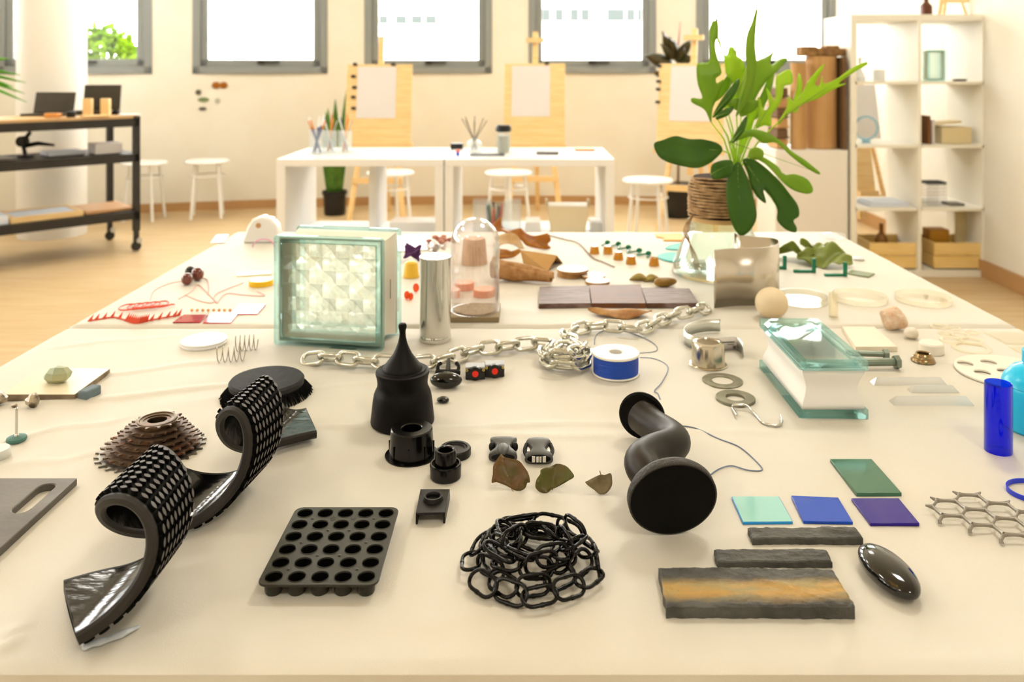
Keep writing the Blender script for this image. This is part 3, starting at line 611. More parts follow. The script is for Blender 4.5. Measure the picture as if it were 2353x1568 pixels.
# ---- wavy pipe with two discs
mat('pipeblack', '2c221a', .42, col2='1a1510', nscale=8, spec=.3); mat('discblack', '060505', .65, spec=.15)
def pipe():
    o = P(1546, 1248); t = thing('wavy_pipe', 'dark twisting pipe with a flat round disc at each end, right of the dry leaves', 'pipe', o)
    pts = [AT(1478, 957, 1.083), AT(1497, 975, 1.062), AT(1542, 1004, 1.015), AT(1546, 1022, .985), AT(1500, 1040, .955), AT(1474, 1062, .928), AT(1492, 1095, .903), AT(1532, 1135, .880), AT(1546, 1158, .862)]
    pts = [p-o for p in pts]; sp = smoothpath(pts, 8); n = len(sp)
    MB().tube(sp, [.0195+.003*max(0, 1-i/10) + .004*max(0, 1-(n-1-i)/8) for i in range(n)], 24).build('pipe', 'pipeblack', t, smooth=70)
    def disc(c, nrm, r, th, rz=1.0):
        nrm = V(nrm).normalized(); q = nrm.to_track_quat('Z', 'Y').to_matrix().to_4x4(); q.translation = c
        return MB().lathe([(0, -th), (r*.93, -th), (r, -th*.6), (r, -.001), (r*.985, 0), (0, 0)], 56, q @ Matrix.Diagonal((1, rz, 1, 1)))
    c1 = AT(1547, 1163, .852)-o; c1.z = .0425
    mat('discrim_lit', '2e2a25', .5, bump=.6, bscale=200)  # paler than the face: light on the upturned rim put into the colour
    disc(c1, (.10, -1, -.24), .0468, .014, .92).build('front_disc', 'discrim_lit', t, smooth=40)
    nn = V((.10, -1, -.24)).normalized(); disc(c1+nn*.0003, (.10, -1, -.24), .0452, .001, .92).build('disc_face', 'discblack', t, smooth=40)
    c0 = AT(1476, 957, 1.088)-o; c0.z = .0315
    disc(c0, (.35, 1, .0), .0305, .006, 1).build('rear_disc', 'discblack', t, smooth=40)
    mat('scratch', '8c8478', .7)
    s = MB()
    for a, b in (((-.004, 0), (.004, .002)), ((-.003, .004), (.001, -.003)), ((.002, .005), (.004, -.001)), ((-.005, -.003), (-.001, .001))):
        f = lambda q: AT(1513+q[0]*1900, 1028-q[1]*1900, .9515)-o
        s.bar(f(a), f(b), .0006)
    s.build('chalk_scratch', 'scratch', t)
pipe()
# ================================================================ FRONT TABLE: slates, tiles and the rest
def slatemat(key, band):
    m = mat(key, '5b5a54', .6, col2='403f3a', nscale=25, bump=1, bscale=90, bstretch=(1, 1, 1)); nt = m.node_tree
    if band:
        b = nt.nodes['Principled BSDF']; old = b.inputs['Base Color'].links[0].from_socket
        tc = nt.nodes.new('ShaderNodeTexCoord'); sp = nt.nodes.new('ShaderNodeSeparateXYZ'); nt.links.new(tc.outputs['Object'], sp.inputs[0])
        n = nt.nodes.new('ShaderNodeTexNoise'); n.inputs['Scale'].default_value = 1; n.inputs['Detail'].default_value = 6
        mp = nt.nodes.new('ShaderNodeMapping'); mp.inputs['Scale'].default_value = (25, 110, 60); nt.links.new(tc.outputs['Object'], mp.inputs[0]); nt.links.new(mp.outputs[0], n.inputs[0])
        a = nt.nodes.new('ShaderNodeMath'); a.operation = 'MULTIPLY_ADD'; a.inputs[1].default_value = .012; nt.links.new(n.outputs[0], a.inputs[0]); nt.links.new(sp.outputs[1], a.inputs[2])
        r = nt.nodes.new('ShaderNodeMapRange'); r.inputs[1].default_value = -.028; r.inputs[2].default_value = .034; nt.links.new(a.outputs[0], r.inputs[0])
        cr = nt.nodes.new('ShaderNodeValToRGB'); e = cr.color_ramp.elements
        e[0].position = 0; e[0].color = (0, 0, 0, 1); e[1].position = 1; e[1].color = (0, 0, 0, 1)
        for p_, v in ((.16, 0), (.28, .55), (.40, 1), (.58, 1), (.72, .15), (.78, 0)): q = e.new(p_); q.color = (v, v, v, 1)
        nt.links.new(r.outputs[0], cr.inputs[0])
        oc = nt.nodes.new('ShaderNodeValToRGB'); oc.color_ramp.elements[0].color = lin('a89664'); oc.color_ramp.elements[1].color = lin('bd9650'); oc.color_ramp.elements[0].position = .4; oc.color_ramp.elements[1].position = .56
        nt.links.new(n.outputs[0], oc.inputs[0])
        zc = nt.nodes.new('ShaderNodeMath'); zc.operation = 'GREATER_THAN'; zc.inputs[1].default_value = .0095; nt.links.new(sp.outputs[2], zc.inputs[0])
        mu = nt.nodes.new('ShaderNodeMath'); mu.operation = 'MULTIPLY'; nt.links.new(zc.outputs[0], mu.inputs[0]); nt.links.new(cr.outputs[0], mu.inputs[1])
        mx = nt.nodes.new('ShaderNodeMix'); mx.data_type = 'RGBA'; nt.links.new(mu.outputs[0], mx.inputs[0]); nt.links.new(old, mx.inputs[6]); nt.links.new(oc.outputs[0], mx.inputs[7])
        nt.links.new(mx.outputs[2], b.inputs['Base Color'])
    return m
slatemat('slate', 0); slatemat('slateband', 1); mat('slategloss', '0d0d0b', .25)
def slate(lab, q, th, m, sd, nx=60, ny=18):
    pts = [P(x, y, th) for x, y in q]; c = sum(pts, V())/4; pts = [p-c for p in pts]
    def top(u, v):
        x = pts[3].lerp(pts[2], u).lerp(pts[0].lerp(pts[1], u), v); ed = min(u, 1-u)*(pts[2]-pts[3]).length; ev = min(v, 1-v)*(pts[0]-pts[3]).length
        j = .0011*mnoise.noise((x.x*160, x.y*160, sd)); h = .0008*mnoise.noise((x.x*60, x.y*90, sd+3))+.0005*mnoise.noise((x.x*200, x.y*300, sd))+.0005*(1 if mnoise.noise((x.x*45+2, x.y*120, sd+9)) > .08 else 0)
        h += .0008 if (x.x*.5+x.y+.3*mnoise.noise((x.x*40, x.y*40, sd))*.02) > .01*(sd % 3) else 0
        k = 1 if min(ed, ev) < 1e-6 else 0
        return (x.x+(j if u in (0, 1) else 0), x.y+(j if v in (0, 1) else 0), th+h-.0012*k)
    b = MB().grid(top, nx, ny); W_ = ny+1
    ring = [i*W_ for i in range(nx+1)]+[nx*W_+j for j in range(1, ny+1)]+[i*W_+ny for i in range(nx-1, -1, -1)]+[j for j in range(ny-1, 0, -1)]
    k = len(b.v); b.v += [(b.v[i][0]*1.002, b.v[i][1]*1.003, 0) for i in ring]; n = len(ring)
    b.f += [(ring[i], ring[(i+1) % n], k+(i+1) % n, k+i) for i in range(n)]+[tuple(k+i for i in range(n))]
    return one('slate_piece', lab, 'slate', b, m, (c.x, c.y, ZT), smooth=28)
slate('largest slate slab, with a broad ochre yellow band, nearest the table edge', [(1513, 1303), (1912, 1309), (1965, 1393), (1532, 1393)], .0115, 'slateband', 1.0, 90, 30)
slate('thin dark slate strip lying just behind the ochre-banded slab', [(1640, 1262), (1899, 1264), (1913, 1291), (1648, 1291)], .0062, 'slate', 4.3)
slate('thin dark slate strip in front of the blue and violet glass tiles', [(1718, 1212), (1965, 1212), (1984, 1236), (1729, 1237)], .0072, 'slate', 7.7)
# coloured glass tiles
def tilemat(key, col, rough=.06, tr=.0): return mat(key, col, rough, spec=.35)
tilemat('tmint', 'a4dcd4'); tilemat('tblue', '0b4cc4', .15); tilemat('tviolet', '2a0f8c', .1); tilemat('tgreen', '44735a', .12); mat('mintedge', '1f9bea', .2)
t = slab('glass_tile', 'mint mirror-faced glass tile with bright blue edges', 'tile', [(1681, 1141), (1790, 1141), (1822, 1200), (1707, 1201)], .0026, 'mintedge')
c = t.location; qs = [P(x, y, .0026)-c for x, y in ((1683, 1142), (1789, 1142), (1820, 1199), (1708, 1200))]
MB().prism([(p.x, p.y) for p in qs], .0026, .0029).build('mirror_face', 'tmint', t)
slab('glass_tile', 'cobalt blue glass tile between the mint and the violet tile', 'tile', [(1818, 1139), (1926, 1143.5), (1960, 1200), (1846, 1198)], .003, 'tblue')
slab('glass_tile', 'dark violet glass tile, rightmost in the front tile row', 'tile', [(1956, 1145), (2065, 1145), (2113, 1203), (2000, 1203)], .0032, 'tviolet')
slab('glass_tile', 'green rectangular glass tile behind the violet one', 'tile', [(1907, 1055), (2003, 1055), (2072, 1133), (1968, 1133)], .0042, 'tgreen')
# hexagonal lattice
mat('lattice', '9a948a', .38, .6)
def lattice():
    hx = lambda x, y: P(2090+x/7.84, 1080+y/7.84, .007)
    b0, c0, e0, f0 = hx(490, 555), hx(830, 562), hx(1010, 712), hx(945, 832); E1, E2, E3 = c0-b0, e0-c0, f0-e0
    o = V((b0.x, b0.y, ZT)); t = thing('hex_lattice', 'grey metallic hexagonal lattice piece with short feet, right edge of front table', 'lattice', o)
    T1, T2 = E1-E3, E1+E2; edges = {}; nodes = {}
    key = lambda p: (round(p.x*2000), round(p.y*2000))
    for i, j in ((0, 0), (0, 1), (0, 2), (1, 0), (1, 1), (1, 2)):
        b = b0+T1*i+T2*j; ring = [b, b+E1, b+E1+E2, b+E1+E2+E3, b+E2+E3, b+E3]
        for a, c in zip(ring, ring[1:]+ring[:1]):
            edges[tuple(sorted((key(a), key(c))))] = (a, c); nodes[key(a)] = a; nodes[key(c)] = c
    deg = {k: sum(k in e for e in edges) for k in nodes}
    def strut(a, c, r0=.0021, r1=.0013):
        a, c = a-o, c-o; a.z = c.z = .007; pts = [a.lerp(c, i/6) for i in range(7)]
        return MB().tube(pts, [r0+(r1-r0)*sin(pi*i/6)**.5 for i in range(7)], 8, flat=1.5)
    for a, c in edges.values(): strut(a, c).build('strut', 'lattice', t, smooth=60)
    for k, p in nodes.items():
        if deg[k] == 2:
            nb = [(c if key(a) == k else a) for (a, c) in edges.values() if k in (key(a), key(c))]
            d = (p-nb[0]+p-nb[1]); q = p+d.normalized()*.0075
            if d.y < -.004: b = MB().tube([V((p.x-o.x, p.y-o.y, .007)), V((q.x-o.x, q.y-o.y, .0042)), V((q.x-o.x, q.y-o.y-.001, .0012))], [.0021, .0019, .0022], 8); b.build('foot', 'lattice', t)
            else: MB().tube([p-o+V((0, 0, .007-p.z+o.z)), q-o+V((0, 0, .0075-q.z+o.z))], [.0021, .0008], 8, flat=1.3).build('stub', 'lattice', t)
lattice()
# blue band, tube and cyan jar at the right edge
mat('bluerubber', '2b3fd0', .35); glass('cobaltglass', '6f90ff', .02, 1.45, .06, '0a3ce0', 3); mat('cyan', '17bfe8', .25)
c = P(2376, 1134); one('rubber_band', 'blue rubber ring lying at the right edge behind the lattice', 'ring', MB().lathe([(.0275, 0), (.0292, 0), (.0292, .0052), (.0275, .0052)], 48, closed=True, sy=.85), 'bluerubber', c)
c = P(2294, 1037); one('glass_tube', 'upright cobalt blue glass tube near the right edge of the table', 'tube', MB().lathe([(.0150, .0004), (.0163, .0004), (.0163, .0865), (.0156, .0872), (.0150, .0865)], 40, closed=True), 'cobaltglass', c)
c = P(2384, 985); t = thing('cyan_bottle', 'turquoise plastic bottle behind the blue glass tube, cut by the right edge', 'bottle', c)
MB().lathe([(0, 0), (.040, 0), (.0425, .003), (.0430, .055), (.0420, .0585), (.0432, .060), (.041, .068), (.031, .080), (.019, .086), (.0165, .088), (.0165, .098), (0, .098)], 44).build('body', 'cyan', t)
MB().lathe([(.0168, .089), (.0185, .089), (.0185, .105), (0, .107)], 30).build('cap', 'cyan', t)
# ---- blue thread spool with loose thread
mat('thread', '0f48b8', .5, bump=.5, bscale=120, bstretch=(.1, .1, 12)); mat('spoolwhite', 'f2ede2', .4); mat('threadgrey', '7f8da8', .5)
c = P(1415, 858); t = thing('thread_spool', 'white spool wound with blue thread, right of the heaped steel chain', 'spool', c)
MB().lathe([(.011, .0310), (.0375, .0310), (.0380, .0325), (.0372, .0345), (.0120, .0345), (.0110, .033)], 48, closed=True).build('top_flange', 'spoolwhite', t)
MB().lathe([(.011, .0003), (.0375, .0003), (.0380, .0015), (.0372, .003), (.011, .003)], 48, closed=True).build('bottom_flange', 'spoolwhite', t)
MB().lathe([(.0112, .003), (.0358, .003), (.0362, .017), (.0358, .031), (.0112, .031)], 48).build('thread_winding', 'thread', t)
MB().lathe([(.0105, .001), (.0112, .001), (.0112, .034), (.0105, .034)], 32, closed=True).build('core', 'spoolwhite', t)
def wire(pxs, r, m, name, parent=None, o=V(), z=None, n=8):
    return MB().tube([p-o for p in smoothpath([P(a, b, r*1.2 if z is None else z) for a, b in pxs], n)], r, 6).build(name, m, parent, smooth=60)
wire([(1366, 792), (1368, 775), (1382, 762), (1410, 757), (1452, 766), (1490, 782), (1509, 797), (1505, 808), (1470, 812)], .0008, 'threadgrey', 'loose_thread', t, c)
wire([(1470, 822), (1500, 824), (1527, 835), (1535, 850), (1520, 880), (1504, 898), (1512, 905), (1517, 918)], .0008, 'threadgrey', 'loose_thread', t, c)
wire([(1560, 978), (1600, 985), (1650, 1008), (1698, 1027), (1735, 1058), (1751, 1080), (1720, 1081), (1682, 1071), (1655, 1077), (1632, 1092), (1617, 1110)], .0008, 'threadgrey', 'loose_thread', t, c)
# ---- metal bits
mat('steel', 'c9c2b4', .18, 1, col2='bdb29c', nscale=5); mat('washer', '8d8a76', .5, .55, col2='7a7763', nscale=60); mat('galv', 'd2d6d0', .3, .9); mat('labelpaper', 'e6ded4', .6); mat('ink', '2b2622', .6); mat('wire', 'cfcdc6', .15, 1)
c = P(1627, 838); t = thing('metal_cup', 'small upturned shiny metal cup with a flange, above the two washers', 'cup', c)
MB().lathe([(.0272, .0004), (.0300, .0004), (.0312, .001), (.0300, .0022), (.0276, .0026), (.0272, .005), (.0262, .032), (.0240, .0372), (.0190, .0385), (.0178, .0365), (0, .0365)], 48).build('cup', 'steel', t)
for lab, px, py, ro, ri, h in (('larger grey steel washer, below the metal cup', 1660, 877, .0312, .0165, .0022), ('smaller thick grey washer touched by the wire hook', 1690, 919, .0285, .0138, .0042)):
    one('washer', lab, 'washer', MB().lathe([(ri, 0), (ro, 0), (ro, h*.85), (ro-.0006, h), (ri+.0006, h), (ri, h*.85)], 48, closed=True), 'washer', P(px, py))
o = P(1740, 960); b = [(1693, 955, .006), (1684, 940, .002), (1685, 932, .006), (1698, 931, .0068), (1714, 932, .0068), (1731, 947, .003), (1750, 969, .002), (1769, 977, .002), (1788, 978, .002), (1797, 970, .003), (1793, 955, .007)]
one('wire_hook', 'thin shiny S-shaped wire hook resting on the smaller washer', 'hook', MB().tube([p-o for p in smoothpath([P(x, y, z) for x, y, z in b], 6)], .0017, 8), 'wire', o, smooth=60)
t = thing('pipe_clip', 'bent galvanised metal strip in a U shape with a paper label, behind the metal cup', 'metal strip', P(1630, 790)); c = t.location
pa = smoothpath([P(x, y) for x, y in ((1655, 763), (1620, 764), (1590, 771), (1573, 784), (1578, 797), (1602, 805), (1640, 808), (1684, 806), (1696, 808), (1703, 815), (1708, 823))], 6); hh = .024
def stripm(pts, z0, z1): return MB().add([(p.x-c.x, p.y-c.y, z0) for p in pts]+[(p.x-c.x, p.y-c.y, z1) for p in pts], [(i, i+1, len(pts)+i+1, len(pts)+i) for i in range(len(pts)-1)])
stripm(pa, .001, hh).build('strip', 'galv', t, solid=.0012, smooth=60)
MB().tube([p-c+V((0, 0, .015)) for p in pa[:46]], .0014, 6).build('pressed_rib', 'galv', t)
lp = [p+V((0, -.0010, 0)) for p in pa[37:46]]; stripm(lp, .003, hh-.0012).build('paper_label', 'labelpaper', t, solid=.0003)
tx = MB()
for zz, x0, x1 in ((.0158, .10, .78), (.0150, .14, .7), (.0115, .35, .70), (.0080, .60, .90), (.0062, .62, .84), (.0045, .62, .88)):
    n = 9
    for k in range(n):
        u = x0+(x1-x0)*(k+.15)/n; v = x0+(x1-x0)*(k+.8)/n; i = u*8; j = v*8
        f = lambda s: lp[int(min(7, s))].lerp(lp[int(min(7, s))+1], s-int(min(7, s)))
        tx.bar(f(i)-c+V((0, -.0006, zz)), f(j)-c+V((0, -.0006, zz)), .0006, .0011)
tx.build('label_print', 'ink', t)
# bolts, threaded ring
mat('boltmetal', '7f8a7c', .35, .8)
def bolt(lab, px, py, L, r, hr, rz, z):
    c = P(px, py); t = thing('bolt', lab, 'bolt', c, rz)
    MB().lathe([(0, 0), (r, 0), (r, L-.004), (r*.85, L), (0, L)], 20, TR(0, 0, z) @ RY(-pi/2)).build('shank', 'boltmetal', t)
    MB().prism(circ(0, 0, hr, 6), 0, .008, TR(0, 0, z) @ RY(pi/2)).build('head', 'boltmetal', t, bevel=.0006)
    g = MB()
    for k in range(8): g.lathe([(r, 0), (r*1.12, .0006), (r, .0012)], 16, TR(-L+.004+k*.0024, 0, z) @ RY(-pi/2))
    g.build('thread', 'boltmetal', t)
bolt('nearer of two hexagon bolts beside the lying glass block', 2055, 848, .086, .0062, .0112, rad(2), .0112)
bolt('farther of two hexagon bolts beside the lying glass block', 2030, 826, .06, .0048, .0086, rad(-6), .0086)
c = P(2121, 831); one('threaded_ring', 'brass-toned threaded metal ring with a dark bore, right of the bolts', 'metal ring', MB().lathe([(.0095, .013), (.0112, .0145), (.0122, .0135), (.0128, .0115), (.0140, .0105), (.0145, .0085), (.0165, .0075), (.0185, .004), (.0190, .0015), (.0182, .0003), (.0095, .0003)], 40, closed=True), mat('ringmetal', '9a8460', .25, .95), c)
# beige tile, prisms, palette, white cup, stones, rings, sheets
mat('beige', 'efe3cb', .5); mat('beigeside', 'a58a5c', .6); mat('ivory', 'f3ead8', .45); mat('woodball', 'eedcba', .5, col2='e2c89a', nscale=8); mat('coral', 'f0dcc0', .8, col2='e2b894', nscale=60, bump=1, bscale=160); mat('whitestone', 'efe6d8', .5, col2='d8cab0', nscale=15)
t = slab('thick_tile', 'thick square beige stone tile behind the lying glass block', 'tile', [(1935, 750), (2009, 751), (2062, 797), (1966, 797)], .0086, 'beige')
c = P(1773, 731); one('wooden_ball', 'pale wooden ball behind the lying glass block', 'ball', MB().ell((0, 0, .0295), (.0315, .0315, .0300), 32, 20), 'woodball', c)
def rock(r, sd, amp=.25, n=22, m=14, flat=.0):
    b = MB().ell((0, 0, 0), r, n, m); b.v = [tuple(V(p)*(1+amp*mnoise.noise(V(p)*(1.2/max(r))+V((sd, 0, 0))))) for p in b.v]; z0 = min(p[2] for p in b.v); b.v = [(p[0], p[1], max(0, p[2]-z0-flat)) for p in b.v]; return b
one('coral_stone', 'rough pinkish beige stone on the seam between the tables', 'stone', rock((.0225, .0215, .0215), 3, .28, flat=.003), 'coral', P(2053, 756), smooth=70)
one('white_pebble', 'small white rounded pebble in front of the rough pinkish stone', 'stone', rock((.0135, .012, .0095), 5, .2), 'whitestone', P(2094, 778), smooth=70)
c = P(2140, 810); one('ivory_cap', 'ivory plastic cap standing behind the brass-toned ring', 'cap', MB().lathe([(0, 0), (.0195, 0), (.0202, .001), (.0196, .015), (.0175, .0175), (0, .0178)], 36), 'ivory', c)
glass('clearplastic', 'fffdf6', .03, 1.45, .12, 'fff8e8'); glass('clearprism', 'ffffff', .0, 1.6, .85, 'fffef8', 2.5)
solidglass('prismglass', 'fffbe8', .35)
for lab, x0, x1, y, r in (('rear one of three long clear glass prisms', 2003, 2172, 882, .0085), ('short middle one of three clear glass prisms', 2088, 2200, 899, .0075), ('front one of three long clear glass prisms', 2047, 2232, 928, .0095)):
    a, b = P(x0, y), P(x1, y); c = (a+b)/2; L = (b-a).length
    m_ = MB().add([(-L/2, -r, 0), (-L/2, r, 0), (-L/2+.008, 0, r*1.25), (L/2, -r, 0), (L/2, r, 0), (L/2-.008, 0, r*1.25)], [(0, 1, 2), (3, 5, 4), (0, 3, 4, 1), (1, 4, 5, 2), (2, 5, 3, 0)])
    one('glass_prism', lab, 'prism', m_, 'clearprism', c, smooth=0, bevel=.0006)
c = P(2316, 858); one('round_palette', 'flat ivory round palette with finger-sized holes, behind the blue glass tube', 'palette', MB().plate(circ(0, 0, .077, 64), [circ(x, y, .0125, 20) for x, y in ((-.050, .034), (-.008, .040), (-.044, -.006), (-.004, .0), (.036, .022), (.036, -.022), (-.01, -.044))], .0005, .004), 'ivory', c, bevel=.0008)
for i, (px, py, r) in enumerate(((2158, 752, .016), (2190, 756, .013), (2170, 768, .012), (2205, 772, .016), (2235, 766, .012), (2185, 784, .019), (2232, 786, .02), (2232, 802, .032))):
    one('clear_ring', ['clear plastic ring, rearmost left of the loose ring cluster', 'clear plastic ring beside the rearmost one in the ring cluster', 'small clear plastic ring at the left of the ring cluster', 'clear plastic ring in the middle of the ring cluster', 'small clear plastic ring at the far right of the ring cluster', 'wide clear plastic ring left of the front one', 'wide clear plastic ring behind the largest ring', 'largest and frontmost clear plastic ring of the cluster'][i], 'plastic ring', MB().lathe([(r*.74, 0), (r, 0), (r, .003), (r*.74, .003)], 32, closed=True), 'clearplastic', P(px, py), group='loose clear plastic rings')
slab('acrylic_sheet', 'clear acrylic sheet lying at the right edge, rear of two', 'acrylic sheet', [(2262, 762), (2370, 762), (2430, 788), (2312, 788)], .003, 'clearplastic')
slab('acrylic_sheet', 'clear acrylic sheet lying at the right edge, front of two', 'acrylic sheet', [(2318, 794), (2420, 794), (2480, 826), (2372, 826)], .003, 'clearplastic')
# ---- glass blocks
solidglass('blockglass', 'dff5ee', .62); solidglass('blockrim', 'e4f8f8', .62); glass('blockpane', 'f8fdfb', .0, 1.5, .14, 'e4f4ee'); solidglass('facetglass', 'fafefc', .6); mat('blockside', 'f6efdc', .55); mat('blocksidewhite', 'f7f4ec', .5)
def glass_block(t, w_, h_, d_, facets, side):          # panes face +-y, standing on z = 0
    rim = .013; pt_ = .011
    for s in (-1, 1):
        y0 = s*(d_/2-pt_/2)
        M = TR(0, y0+pt_/2, 0) @ RX(pi/2)
        MB().plate(rrect(-w_/2, 0, w_/2, h_, .006), [rrect(-w_/2+rim, rim, w_/2-rim, h_-rim, .004)], 0, pt_, M).build('rim', 'blockrim', t, bevel=.002)
        iw, ih = w_-2*rim, h_-2*rim
        if facets:
            nf = 7; cw, ch = iw/nf, ih/nf; b = MB()
            for i in range(nf):
                for j in range(nf):
                    x0, z0 = -iw/2+i*cw, rim+j*ch; yi = y0-s*pt_*.25; yo = y0+s*pt_*.2
                    q = [(x0, yi, z0), (x0+cw, yi, z0), (x0+cw, yi, z0+ch), (x0, yi, z0+ch), (x0+cw/2, yi-s*.006*(1 if (i+j) % 2 else .5), z0+ch/2)]
                    b.add(q, [(0, 1, 4), (1, 2, 4), (2, 3, 4), (3, 0, 4)])
            yo = y0+s*pt_*.2
            b.add([(-iw/2, yo, rim), (iw/2, yo, rim), (iw/2, yo, h_-rim), (-iw/2, yo, h_-rim)], [(0, 1, 2, 3)])
            b.build('faceted_pane', 'facetglass', t, smooth=0)
        else:
            MB().box((0, y0-s*.001, h_/2), (iw, .005, ih)).build('pane', 'blockpane', t)
    # recessed painted side band, pinched at the middle
    ins = .006; dd = d_-2*pt_
    def sec(k): f = -cos(k*2*pi)*.5+.5; return ins+.008*f
    n = 8; b = MB()
    for k in range(n+1):
        y = -dd/2+dd*k/n; i_ = sec(k/n); b.v += [(-w_/2+i_, y, i_), (w_/2-i_, y, i_), (w_/2-i_, y, h_-i_), (-w_/2+i_, y, h_-i_)]
    for k in range(n):
        for j in range(4): b.f.append((k*4+j, k*4+(j+1) % 4, (k+1)*4+(j+1) % 4, (k+1)*4+j))
    b.build('side_band', side, t, solid=.004, smooth=50)
bl, br = P(629, 793), P(879, 809); d = (br-bl); an = atan2(d.y, d.x); nrm = V((-sin(an), cos(an), 0)); c = (bl+br)/2+nrm*.05
t = thing('glass_block', 'upright clear glass block with teal rim and faceted pattern, left of the metal cylinder', 'glass block', c, an)
glass_block(t, d.length, .194, .100, True, 'blockside')
MB().box((d.length/2-.0035, .0, .095), (.0012, .0016, .034)).build('side_mark', mat('markgrey', '8a8578', .6), t)
a, b = P(1841, 967), P(2004, 969); c = (a+b)/2; w_ = (b-a).length
t = thing('glass_block', 'glass block lying flat with white painted sides, right of the washers', 'glass block', (c.x, c.y+.006, ZT))
g = bpy.data.objects.new('block_body', None); C.objects.link(g); g.parent = t
glass_block(t, w_, .205, .0785, False, 'blocksidewhite')
bpy.data.objects.remove(g)
Mx = TR(0, 0, .0785/2) @ RX(-pi/2)                     # pane axis up, length along the table
for ch in t.children: 
    me = ch.data; me.transform(TR(0, .205, .0785/2) @ RX(pi/2)); me.update()
# ---- left edge of the front table
mat('boardgrey', '6f6a62', .45, col2='5e584f', nscale=12, bump=.2, bscale=60, metal=.25); mat('tileivory', 'efe3c3', .3); mat('tileside', '9c8a70', .8, col2='6e5c48', nscale=40); mat('greenstone', '9fae92', .4, col2='b9b78c', nscale=30); mat('eraser', '6d7d84', .7); mat('pyrite', 'b9ab92', .3, .3, col2='5a4f42', nscale=70, contrast=(.45, .6)); mat('teal', '4d7a70', .6); mat('marble', 'e6e6e0', .35)
c = P(40, 1180); b = MB()
sl = lambda cx, y0, y1, r, n=8: [(cx+r*cos(a), y1+r*sin(a)) for a in [pi*i/n for i in range(n+1)]]+[(cx+r*cos(a), y0+r*sin(a)) for a in [pi+pi*i/n for i in range(n+1)]]
one('grey_board', 'dark grey metal board with a slot handle, cut by the left edge', 'board', b.plate([(-.76-c.x, .73-c.y), (-.5225-c.x, .73-c.y), (-.5225-c.x, .9665-c.y), (-.76-c.x, .9665-c.y)], [sl(-.5465-c.x, .900-c.y, .944-c.y, .0098)], 0, .0085), 'boardgrey', c, bevel=.0012)
t = slab('ceramic_tile', 'square ivory ceramic tile carrying a green stone, left side of table', 'tile', [(89.5, 846), (252.6, 848), (172, 908), (7, 908)], .0085, 'tileside')
c = t.location; qs = [P(x, y, .0085)-c for x, y in ((90, 846.4), (251.6, 848.4), (171.5, 907.5), (8, 907.5))]; MB().prism([(p.x, p.y) for p in qs], .0084, .0092).build('glaze', 'tileivory', t)
c = P(134, 877, .0092); one('green_stone', 'pale green angular stone on the ivory tile', 'stone', rock((.0225, .013, .0125), 9, .5, 8, 5, flat=.003), 'greenstone', c, smooth=20)
c = P(206, 913); one('eraser_block', 'blue-grey rectangular block beside the ivory tile', 'block', MB().box((0, 0, .007), (.0165, .030, .014)), 'eraser', c, rad(-14), bevel=.0025)
one('pyrite', 'speckled metallic mineral lump in front of the ivory tile', 'mineral', rock((.0098, .0085, .0100), 2, .5, 8, 6), 'pyrite', P(74, 936), smooth=10)
one('pyrite', 'speckled metallic mineral lump cut by the left edge of the picture', 'mineral', rock((.0105, .0085, .0110), 6, .5, 8, 6), 'pyrite', P(-3, 932), smooth=10)
one('pyrite', 'tiny mineral chip between the two speckled lumps', 'mineral', rock((.0045, .0035, .0025), 8, .5, 8, 6), 'pyrite', P(33, 936), smooth=10)
c = P(38, 1013); t = thing('grinding_wheel', 'teal disc standing on the cloth with an upright metal shaft', 'grinding tool', c)
MB().lathe([(0, 0), (.0112, 0), (.0122, .002), (.0118, .0045), (.0095, .0056), (.005, .0064), (0, .0066)], 32).build('disc', 'teal', t)
MB().lathe([(.003, .006), (.0026, .008), (.0018, .009), (.0017, .0425), (0, .043)], 16).build('shaft', 'wire', t)
c = P(-8, 1052); one('marble_disc', 'thick white stone disc at the left edge below the teal grinding wheel', 'disc', MB().lathe([(0, 0), (.0145, 0), (.0155, .0015), (.0155, .010), (.0145, .0115), (0, .0115)], 36), 'marble', c)
# white discs, springs
for k, (lab, z, dx) in enumerate((('lower of two stacked white plastic discs beside the springs', 0, 0), ('upper of two stacked white plastic discs beside the springs', .0042, .001))):
    c = P(468+dx*100, 790); one('white_disc', lab, 'disc', MB().lathe([(0, 0), (.0385, 0), (.0392, .001), (.0392, .003), (.0385, .004), (0, .004)], 48), 'whitegloss', (c.x, c.y, ZT+z), group='stacked white discs')
mat('springwire', '8f8672', .3, .9)
for lab, x0, x1, y, r in (('nearer of two loose metal coil springs by the white discs', 497, 560, 832, .0125), ('farther of two loose metal coil springs by the white discs', 540, 590, 806, .0130)):
    a, b = P(x0, y), P(x1, y); c = (a+b)/2; L = (b-a).length; n = 5*20
    one('coil_spring', lab, 'spring', MB().tube([(-L/2+L*i/n, r*cos(2*pi*i/20), r*1.0+.0008+r*sin(2*pi*i/20)) for i in range(n+1)], .0007, 6), 'springwire', c, rad(12), smooth=60)
